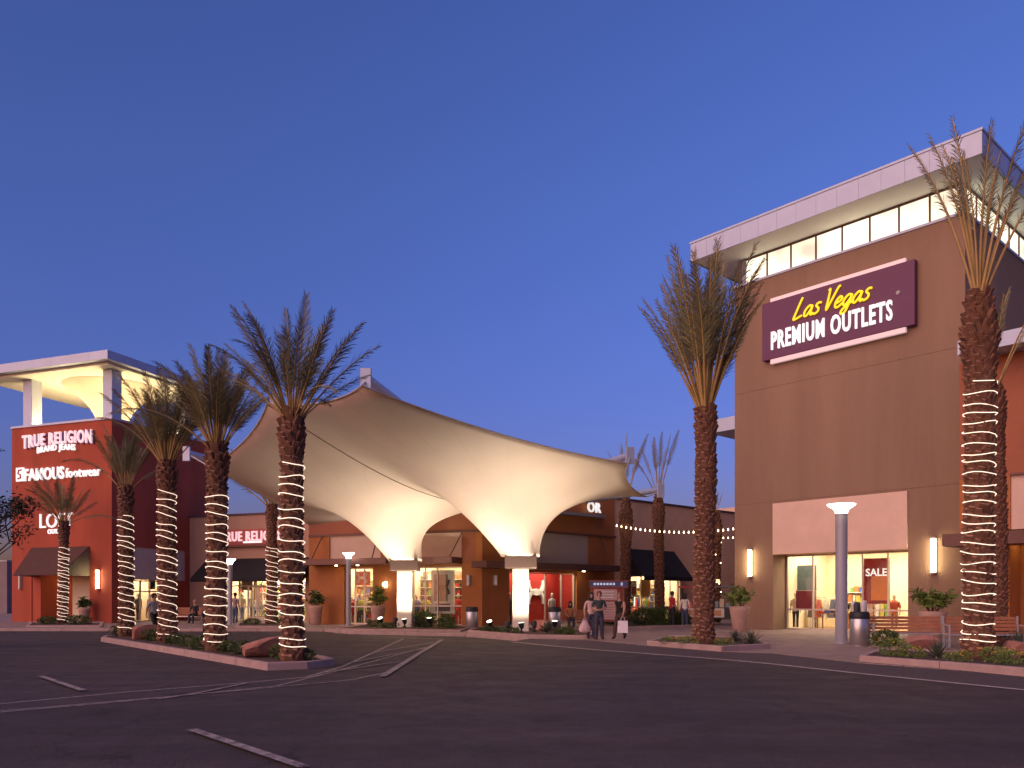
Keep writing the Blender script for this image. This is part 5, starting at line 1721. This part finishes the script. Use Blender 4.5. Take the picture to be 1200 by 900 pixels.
# jeans shop
f = FJ
mannequin(wpos(f, 284, .9), f.a, (.55, .45, .3), (.2, .25, .4), 'mannequin in jeans left of jeans shop doors')
mannequin(wpos(f, 296, 1.0), f.a, (.6, .58, .55), (.12, .14, .25), 'mannequin in white top beside the jeans shop doors')
mannequin(wpos(f, 331, .9), f.a, (.42, .06, .05), (.12, .14, .25), 'mannequin in red top right of jeans shop doors')
poster(wpos(f, 292, .55, 2.05), f.a, 1.2, .9, [(.30, .22, .15)], 'brown poster above left window of jeans shop')
poster(wpos(f, 300, .5, 1.4), f.a, .5, .8, [(.60, .30, .06)], 'orange poster on the jeans shop door')
shelves(wpos(f, 275, 1.9), f.a, 1.5, 2.6, 6, BR, 5, 'tall shelf of folded jeans at left in jeans shop')
shelves(wpos(f, 312, 2.6), f.a, 2.6, 2.6, 6, BR, 6, 'tall shelf of folded jeans behind jeans shop doors')
shelves(wpos(f, 345, 2.2), f.a, 2.0, 2.6, 6, BR, 7, 'tall shelf of folded jeans at right in jeans shop')
rack(wpos(f, 338, 1.7), f.a, BR[:5], 'clothes rack at right window of jeans shop')
# sports shop
f = FUA
poster(wpos(f, 425, .42, 2.25), f.a, .95, .75, [(.60, .015, .02)], 'red sports banner with white emblem in left sports window', logo=.55)
mannequin(wpos(f, 412, .8), f.a, (.5, .05, .05), (.4, .05, .05), 'mannequin in red sportswear in left sports window', 1.5)
mannequin(wpos(f, 424, .9), f.a, (.30, .45, .06), (.05, .05, .06), 'mannequin in lime top in left sports window', 1.6)
mannequin(wpos(f, 418, 1.3), f.a, (.06, .14, .45), (.05, .05, .06), 'mannequin in blue top in left sports window', 1.7)
mannequin(wpos(f, 488, .9), f.a, (.08, .20, .50), (.05, .05, .06), 'mannequin in blue top beside far canopy column', 1.6)
mannequin(wpos(f, 499, .9), f.a, (.42, .48, .04), (.05, .05, .06), 'mannequin in yellow top right of the blue mannequin', 1.6)
mannequin(wpos(f, 492.5, 1.2), f.a, (.5, .06, .04), (.4, .05, .05), 'mannequin in red between blue and yellow mannequins', 1.25)
mannequin(wpos(f, 537, .8), f.a, (.55, .06, .04), (.45, .05, .04), 'mannequin in red at the right edge of sports window', 1.65)
ps = poster(wpos(f, 519, .36, .75), f.a, 1.35, 2.25, [(.66, .62, .50)], 'tall cream window poster with dark sports emblem', logo=.62, tcol=colour((.10, .09, .08)))
MB().box(-.52, .28, -.005, -.002, .65, 2.05).build('picture', colour((.22, .20, .16)), ps)
MB().box(-.42, .42, -.009, -.006, .12, .52).build('caption_panel', colour((.14, .13, .11)), ps)
shelves(wpos(f, 503, 1.75), f.a, 2.6, 2.9, 6, BR, 8, 'tall shelf of coloured sportswear behind far canopy column', (.35, .28, .2))
shelves(wpos(f, 533, 1.6), f.a, 1.3, 2.9, 6, BR, 9, 'tall shelf of red sportswear near orange corner', (.3, .2, .15))
shelves(wpos(f, 421, 1.9), f.a, 2.0, 2.6, 5, BR, 10, 'shelf of sportswear at back of left sports window', (.6, .55, .45))
f = FMR
t = thing('wall_emblem', 'large white sports emblem on the red display wall', 'emblem', wpos(f, 628, 1.72, 1.9), f.a)
ua_logo(t, 0, 0, 1.5, 0, WHITE)
mannequin(wpos(f, 647, .8), f.a, (.62, .60, .58), (.6, .58, .55), 'white mannequin before the red display wall', 1.7)
mannequin(wpos(f, 597, .7), f.a, (.15, .15, .16), (.1, .1, .1), 'dark clad mannequin left of near canopy column', 1.7)
# tan shop
shelves(wpos(f, 748, 1.9), f.a, 2.4, 2.6, 5, BR, 12, 'shelf of bright goods at left in tan shop')
shelves(wpos(f, 771, 2.2), f.a, 2.6, 2.6, 5, BR, 13, 'shelf of bright goods in the middle of tan shop')
rack(wpos(f, 752, 1.2), f.a, BR, 'clothes rack in left window of tan shop')
poster(wpos(f, 742, .6, 1.7), f.a, .7, .9, [(.66, .62, .56), (.45, .12, .10)], 'white picture poster at left of tan shop window')
poster(wpos(f, 757, .65, 1.7), f.a, .9, 1.0, [(.62, .34, .12)], 'orange poster in tan shop window')
# red tower side shop
f = FSd
mannequin(wpos(f, 162, .9), f.a, (.12, .16, .15), (.1, .12, .12), 'dark dressed mannequin in the side window of red tower', 1.7)
mannequin(wpos(f, 176, 1.2), f.a, (.6, .5, .35), (.5, .4, .3), 'cream dressed mannequin in the side window of red tower', 1.7)
poster(wpos(f, 178, .45, 2.1), f.a, .55, .6, [(.05, .06, .04)], 'small black poster above the cream dressed mannequin')
shelves(wpos(f, 172, 3.2), f.a, 2.4, 2.5, 5, BR, 14, 'shelf of goods behind side window of red tower')

# ------------------------------------------------------------------ directory stand and sale stalls
p = GP(712, 37.5, PZ)
t = thing('directory_stand', 'red framed directory stand with blue header beside the bench', 'directory', p, math.radians(4))
FRM = mat('directory_red', (.34, .09, .07), .6, .08, 3)
for x in (-.78, .70):
    MB().box(x, x + .08, 0, .12, 0, 1.919).build('post', FRM, t)
MB().box(-.82, .95, -.03, .15, 1.98, 2.22).build('header', mat('directory_blue', (.10, .12, .26), .5, .1, 3), t)
for k_ in range(7):
    MB().box(-.66 + k_ * .15, -.56 + k_ * .15, -.036, -.031, 2.05, 2.15).build('header_mark', emit('directory_mark', (.6, .62, .8), .5), t)
MB().box(.62, .70, -.036, -.031, 2.03, 2.17).build('header_mark', MATS['directory_mark'], t)
MB().box(-.84, .97, -.035, .155, 2.221, 2.27).build('header_trim', FRM, t)
MB().box(-.84, .97, -.035, .155, 1.92, 1.979).build('header_trim', FRM, t)
for k_ in range(2):
    MB().box(-.64, .45, -.01, .05, (.45, 1.35)[k_], (1.28, 1.86)[k_]).build('map_panel', colour((.62, .40, .36)), t)
MB().box(-.69, .69, .051, .09, .35, 1.915).build('back_board', FRM, t)
for k_ in range(6):
    MB().box(-.58, .38 - .1 * (k_ % 2), -.016, -.011, .55 + k_ * .115, .57 + k_ * .115).build('list_line', colour((.30, .12, .10)), t)
for k_ in range(3):
    MB().box(-.5, .3, -.016, -.011, 1.45 + k_ * .13, 1.5 + k_ * .13).build('list_line', colour((.75, .7, .68)), t)
# market carts beyond the tall palm
def cart(px, d, label, cols):
    p = GP(px, d, PZ)
    t = thing('sale_cart', label, 'cart', p, math.radians(-20), 'sale carts between the shops')
    MB().box(-.7, .7, 0, .8, .35, .95).build('body', colour(cols[0]), t)
    for x in (-.68, .62):
        for y in (.02, .72):
            MB().box(x, x + .06, y, y + .06, 0, 2.0).build('post', BLACK, t)
    MB().box(-.8, .8, -.1, .9, 2.001, 2.08).build('roof', colour(cols[1]), t)
    for k_ in range(4):
        MB().box(-.6 + .3 * k_, -.36 + .3 * k_, .1, .5, .951, 1.15 + .12 * (k_ % 3)).build('goods', colour(cols[2 + k_ % 2]), t)
    MB().box(-.45, .25, -.04, -.002, .42, .9).build('sign_card', colour((.62, .55, .5)), t)
    MB().box(-.3, .1, -.045, -.041, .5, .8).build('card_print', colour((.5, .25, .15)), t)
cart(812, 43.5, 'red sale cart left of the tall unlit palm', [(.40, .06, .05), (.40, .05, .05), (.6, .5, .45), (.5, .1, .08)])
cart(843, 42.5, 'dark sale cart between tall palm and tapered pot', [(.05, .05, .06), (.12, .14, .18), (.5, .4, .3), (.2, .25, .3)])
t = thing('shop_lamp', 'small shaded lamp glowing above the dark sale cart', 'lamp', GP(841, 42.2, PZ + 2.08))
MB().lathe([(.08, 0), (.02, .03), (.02, .18)], 8).build('lamp_base', BLACK, t)
MB().lathe([(.14, .16), (.10, .34)], 12, caps=False).build('lamp_shade', emit('lamp_shade', (1, .62, .32), 1.6), t)

# ------------------------------------------------------------------ people
SKIN = mat('skin', (.42, .23, .16), .6, .05, 4)
def person(p, rz, label, top, bottom, hair, pose='stand', shoe=(.04, .03, .03), h=1.68, sleeves='short', shorts=False, long_hair=False, seed=0, skin=SKIN):
    J = {'pel': (0, 0, .93), 'wai': (0, .0, 1.08), 'che': (0, .01, 1.26), 'nec': (0, .0, 1.44), 'nk2': (0, -.01, 1.51), 'hed': (0, -.03, 1.61), 'top': (0, -.025, 1.70)}
    for s, sd in ((-1, 'l'), (1, 'r')):
        J['sh' + sd] = (s * .175, .01, 1.39); J['el' + sd] = (s * .235, .03, 1.13); J['wr' + sd] = (s * .25, -.04, .90); J['ha' + sd] = (s * .25, -.06, .82)
        J['hi' + sd] = (s * .09, 0, .88); J['kn' + sd] = (s * .10, -.02, .49); J['an' + sd] = (s * .10, .03, .09); J['to' + sd] = (s * .115, -.13, .035)
    if pose == 'walk':
        J['knl'] = (-.09, -.16, .50); J['anl'] = (-.09, -.20, .10); J['tol'] = (-.10, -.36, .06)
        J['knr'] = (.09, -.01, .49); J['anr'] = (.09, .26, .14); J['tor'] = (.10, .13, .04)
        J['ell'] = (-.23, .12, 1.15); J['wrl'] = (-.24, .14, .92); J['hal'] = (-.24, .13, .84)
        J['elr'] = (.24, -.05, 1.14); J['wrr'] = (.26, -.18, .95); J['har'] = (.26, -.21, .88)
    if pose == 'fold':
        J['ell'] = (-.25, -.02, 1.14); J['wrl'] = (-.10, -.22, 1.06); J['hal'] = (-.02, -.25, 1.07)
        J['elr'] = (.25, -.02, 1.14); J['wrr'] = (.10, -.22, 1.08); J['har'] = (.02, -.24, 1.09)
        J['knl'] = (-.10, -.05, .49); J['anr'] = (.12, .06, .09); J['tor'] = (.15, -.08, .035)
    if pose == 'reach':
        J['elr'] = (.25, -.18, 1.18); J['wrr'] = (.20, -.38, 1.22); J['har'] = (.19, -.46, 1.24)
    if pose == 'sit':
        for k_ in ('pel', 'wai', 'che', 'nec', 'nk2', 'hed', 'top'):
            x, y, z = J[k_]; J[k_] = (x, y + .22 + (1.0 - z) * -.0, z - .40)
        for s, sd in ((-1, 'l'), (1, 'r')):
            J['sh' + sd] = (s * .175, .23, .99); J['el' + sd] = (s * .24, .14, .75); J['wr' + sd] = (s * .15, -.06, .66); J['ha' + sd] = (s * .12, -.13, .65)
            J['hi' + sd] = (s * .09, .20, .50); J['kn' + sd] = (s * .11, -.20, .50); J['an' + sd] = (s * .11, -.18, .10); J['to' + sd] = (s * .12, -.33, .04)
    R = {'pel': (.145, .11), 'wai': (.125, .095), 'che': (.155, .11), 'nec': (.07, .065), 'nk2': (.052, .055), 'hed': (.078, .098), 'top': (.05, .06)}
    for sd in 'lr':
        R.update({'sh' + sd: (.066, .064), 'el' + sd: (.048, .048), 'wr' + sd: (.03, .028), 'ha' + sd: (.036, .022), 'hi' + sd: (.098, .10), 'kn' + sd: ((.06, .06) if shorts else (.078, .078)), 'an' + sd: ((.04, .042) if shorts else (.066, .068)), 'to' + sd: (.04, .03)})
    E_ = [('pel', 'wai', 'T'), ('wai', 'che', 'T'), ('che', 'nec', 'T'), ('nec', 'nk2', 'S'), ('nk2', 'hed', 'S'), ('hed', 'top', 'S')]
    for sd in 'lr':
        E_ += [('che', 'sh' + sd, 'T'), ('sh' + sd, 'el' + sd, 'T' if sleeves != 'none' else 'S'), ('el' + sd, 'wr' + sd, 'T' if sleeves == 'long' else 'S'), ('wr' + sd, 'ha' + sd, 'S'),
               ('pel', 'hi' + sd, 'B'), ('hi' + sd, 'kn' + sd, 'B'), ('kn' + sd, 'an' + sd, 'S' if shorts else 'B'), ('an' + sd, 'to' + sd, 'F')]
    names = list(J); k = h / 1.70
    bm = bmesh.new(); lay = bm.verts.layers.skin.verify()
    bv = {}
    for n_ in names:
        v = bm.verts.new(Vector(J[n_]) * k); bv[n_] = v
        v[lay].radius = (R[n_][0] * k, R[n_][1] * k); v[lay].use_root = n_ == 'pel'
    for a, b, _ in E_:
        bm.edges.new((bv[a], bv[b]))
    me = bpy.data.meshes.new('person'); bm.to_mesh(me); bm.free()
    o = bpy.data.objects.new('person', me); COL.objects.link(o)
    o.modifiers.new('skin', 'SKIN').use_smooth_shade = True
    sb = o.modifiers.new('sub', 'SUBSURF'); sb.levels = 1; sb.render_levels = 1
    dg = bpy.context.evaluated_depsgraph_get()
    out = bpy.data.meshes.new_from_object(o.evaluated_get(dg))
    bpy.data.objects.remove(o); bpy.data.meshes.remove(me)
    out.name = 'person'
    out.materials.clear()
    for m in (skin, colour(top), colour(bottom), colour(shoe)):
        out.materials.append(m)
    idx = {'S': 0, 'T': 1, 'B': 2, 'F': 3}
    segs = [(Vector(J[a]) * k, Vector(J[b]) * k, idx[c]) for a, b, c in E_]
    # fingers, nose and ears join the same mesh
    bm = bmesh.new(); bm.from_mesh(out)
    for f_ in bm.faces:
        c = f_.calc_center_median(); best = 9; bi = 0
        for a, b, i in segs:
            d = b - a; t_ = max(0, min(1, (c - a).dot(d) / d.length_squared)); q = (a + d * t_ - c).length
            if q < best: best, bi = q, i
        f_.material_index = bi; f_.smooth = True
    mb = MB()
    for sd, s in (('l', -1), ('r', 1)):
        hd = Vector(J['ha' + sd]); d = (hd - Vector(J['wr' + sd])).normalized()
        sx = d.cross(Vector((0, 1, .2))).normalized()
        cur = Vector((0, -1, 0)) - d * d.dot(Vector((0, -1, 0)))
        for i, (o_, l_) in enumerate(((-.027, .06), (-.009, .072), (.009, .068), (.026, .052))):
            b0 = hd + sx * o_ + d * .02
            mb.tube([b0 * k, (b0 + d * l_ * .55 + cur * .006) * k, (b0 + d * l_ + cur * .03) * k], [.009, .0085, .006], 5)
        b0 = hd + sx * (-s) * .0 + cur * .02 - d * .01
        mb.tube([b0 * k, (b0 + cur * .03 + d * .02) * k, (b0 + cur * .035 + d * .045) * k], [.011, .010, .007], 5)
    hc = Vector(J['hed'])
    mb.tube([(hc + Vector((0, -.088, .02))) * k, (hc + Vector((0, -.118, -.015))) * k], [.008, .014], 5)
    for s in (-1, 1):
        mb.tube([(hc + Vector((s * .078, .01, .02))) * k, (hc + Vector((s * .088, .015, -.02))) * k], [.016, .012], 5)
    vs_ = [bm.verts.new(v) for v in mb.v]
    for f_ in mb.f:
        try: bm.faces.new([vs_[i] for i in f_])
        except ValueError: pass
    bm.to_mesh(out); bm.free()
    ob = link('person', out, None, p, rz)
    tag(ob, label, 'person', 'people at the shops')
    # hair cap, and features
    hb = MB(); rr = random.Random(seed)
    prof = [(.001, .125), (.05, .118), (.082, .09), (.097, .045), (.098, .0), (.092, -.04), (.06, -.075)] if not long_hair else [(.001, .125), (.05, .118), (.084, .09), (.10, .045), (.104, -.02), (.108, -.10), (.10, -.18), (.06, -.22)]
    hb.lathe(prof, 16, smooth=True, caps=False)
    hv = []
    for (x, y, z) in hb.v:
        yy = y * 1.12 + .022
        if yy < -.035 and z < .075: yy = -.035 + (yy + .035) * .15; 
        hv.append(((hc.x + x) * k, (hc.y + yy) * k, (hc.z + .02 + z) * k))
    hb.v = hv
    hb.build('hair', colour(hair, .6), ob)
    ey = MB()
    for s in (-1, 1):
        c = hc + Vector((s * .032, -.092, .025))
        ey.lathe([(.002, -.008), (.010, 0), (.002, .008)], 6, caps=False)
        ey.v[-18:] = [((c.x + x) * k, (c.y + y * .5) * k, (c.z + z) * k) for x, y, z in ey.v[-18:]]
    ey.build('eye', colour((.03, .02, .02)), ob)
    mo = MB(); c = hc + Vector((0, -.098, -.048)); mo.box((c.x - .022) * k, (c.x + .022) * k, (c.y - .004) * k, (c.y + .01) * k, (c.z - .005) * k, (c.z + .005) * k)
    mo.build('mouth', colour((.30, .10, .09)), ob)
    return ob, J, k
def shopping_bag(hand, rz, label, col, w=.34, h=.40, plastic=False):
    t = thing('shopping_bag', label, 'bag', hand, rz, 'shopping bags')
    b = MB()
    if plastic:
        b.lathe([(.10, -.52), (.19, -.47), (.20, -.36), (.13, -.20), (.05, -.09), (.03, -.06)], 9, smooth=False)
        b.v = [(x * 1.1, y * .6, z) for x, y, z in b.v]
    else:
        b.hexa([(-w / 2, -.07, -.14 - h), (w / 2, -.07, -.14 - h), (w / 2, .07, -.14 - h), (-w / 2, .07, -.14 - h), (-w / 2 * .94, -.05, -.14), (w / 2 * .94, -.05, -.14), (w / 2 * .94, .05, -.14), (-w / 2 * .94, .05, -.14)])
    b.build('bag_body', colour(col), t)
    hn = MB()
    for y in (-.04, .04):
        hn.tube([(-.08, y, -.15), (-.05, y * .4, -.02), (0, 0, .005), (.05, y * .4, -.02), (.08, y, -.15)], .007, 5)
    hn.build('handle', colour(col), t)
    return t
def hand_of(p, rz, J, k, sd):
    v = Vector(J['ha' + sd]) * k; v.z -= .03
    return Vector(p) + Matrix.Rotation(rz, 3, 'Z') @ v
DK = (.025, .018, .015)
rd = math.radians
p = G(702, 750, PZ); person(p, rd(4), 'woman in dark teal top and jeans with arms folded at crossing', (.035, .055, .055), (.045, .045, .07), (.16, .06, .03), 'fold', h=1.66, seed=1)
p = GP(692.5, 28.6, PZ); o_, J_, k_ = person(p, rd(10), 'woman in pale pink top behind the woman with folded arms', (.55, .36, .33), (.05, .05, .08), DK, 'stand', h=1.62, long_hair=True, seed=2)
shopping_bag(hand_of(p, rd(10), J_, k_, 'l'), rd(10), 'pink tinted plastic bag held low by woman in pale top', (.62, .42, .42), plastic=True)
p = G(726, 749.5, PZ); o_, J_, k_ = person(p, rd(-38), 'woman in black tank top and brown trousers walking with white bag', (.012, .011, .012), (.07, .04, .035), (.18, .08, .05), 'walk', h=1.62, sleeves='none', seed=3)
shopping_bag(hand_of(p, rd(-38), J_, k_, 'r'), rd(-10), 'white paper bag carried by woman in black tank top', (.72, .66, .68), .36, .42)
p = GP(787.5, 40.5, PZ); person(p, rd(120), 'man in red polo shirt standing by the black awning', (.45, .035, .04), (.03, .025, .03), DK, 'reach', h=1.74, seed=4)
p = GP(802.5, 40.0, PZ); o_, J_, k_ = person(p, rd(175), 'woman in white blouse and jeans with her back turned', (.66, .60, .55), (.05, .06, .12), DK, 'stand', h=1.64, long_hair=True, sleeves='long', seed=5)
person(GP(669, 36.55, PZ), rd(4), 'woman in orange top seated on the bench by directory', (.42, .17, .07), (.05, .05, .06), DK, 'sit', h=1.64, long_hair=True, seed=6)
p = G(180, 742, 0.0); person(GP(180.5, 32.5, 0.0), rd(60), 'man in grey shirt and black shorts walking behind the island', (.30, .28, .32), (.015, .014, .015), DK, 'walk', h=1.72, shorts=True, seed=7)
person(GP(242.5, 27.5, 0.0), rd(-20), 'person in dark clothes half hidden behind second island palm', (.03, .03, .06), (.02, .02, .025), DK, 'stand', h=1.40, seed=8)
person(GP(226, 45.1, PZ), rd(-8), 'person in black seated on bench left of black awning', (.02, .02, .022), (.03, .03, .035), (.30, .20, .13), 'sit', h=1.7, sleeves='long', seed=9)
person(GP(275.5, 45.0, PZ), rd(160), 'person in mauve shirt and jeans beside slim lamp post', (.26, .16, .17), (.06, .08, .15), DK, 'stand', h=1.7, seed=10)
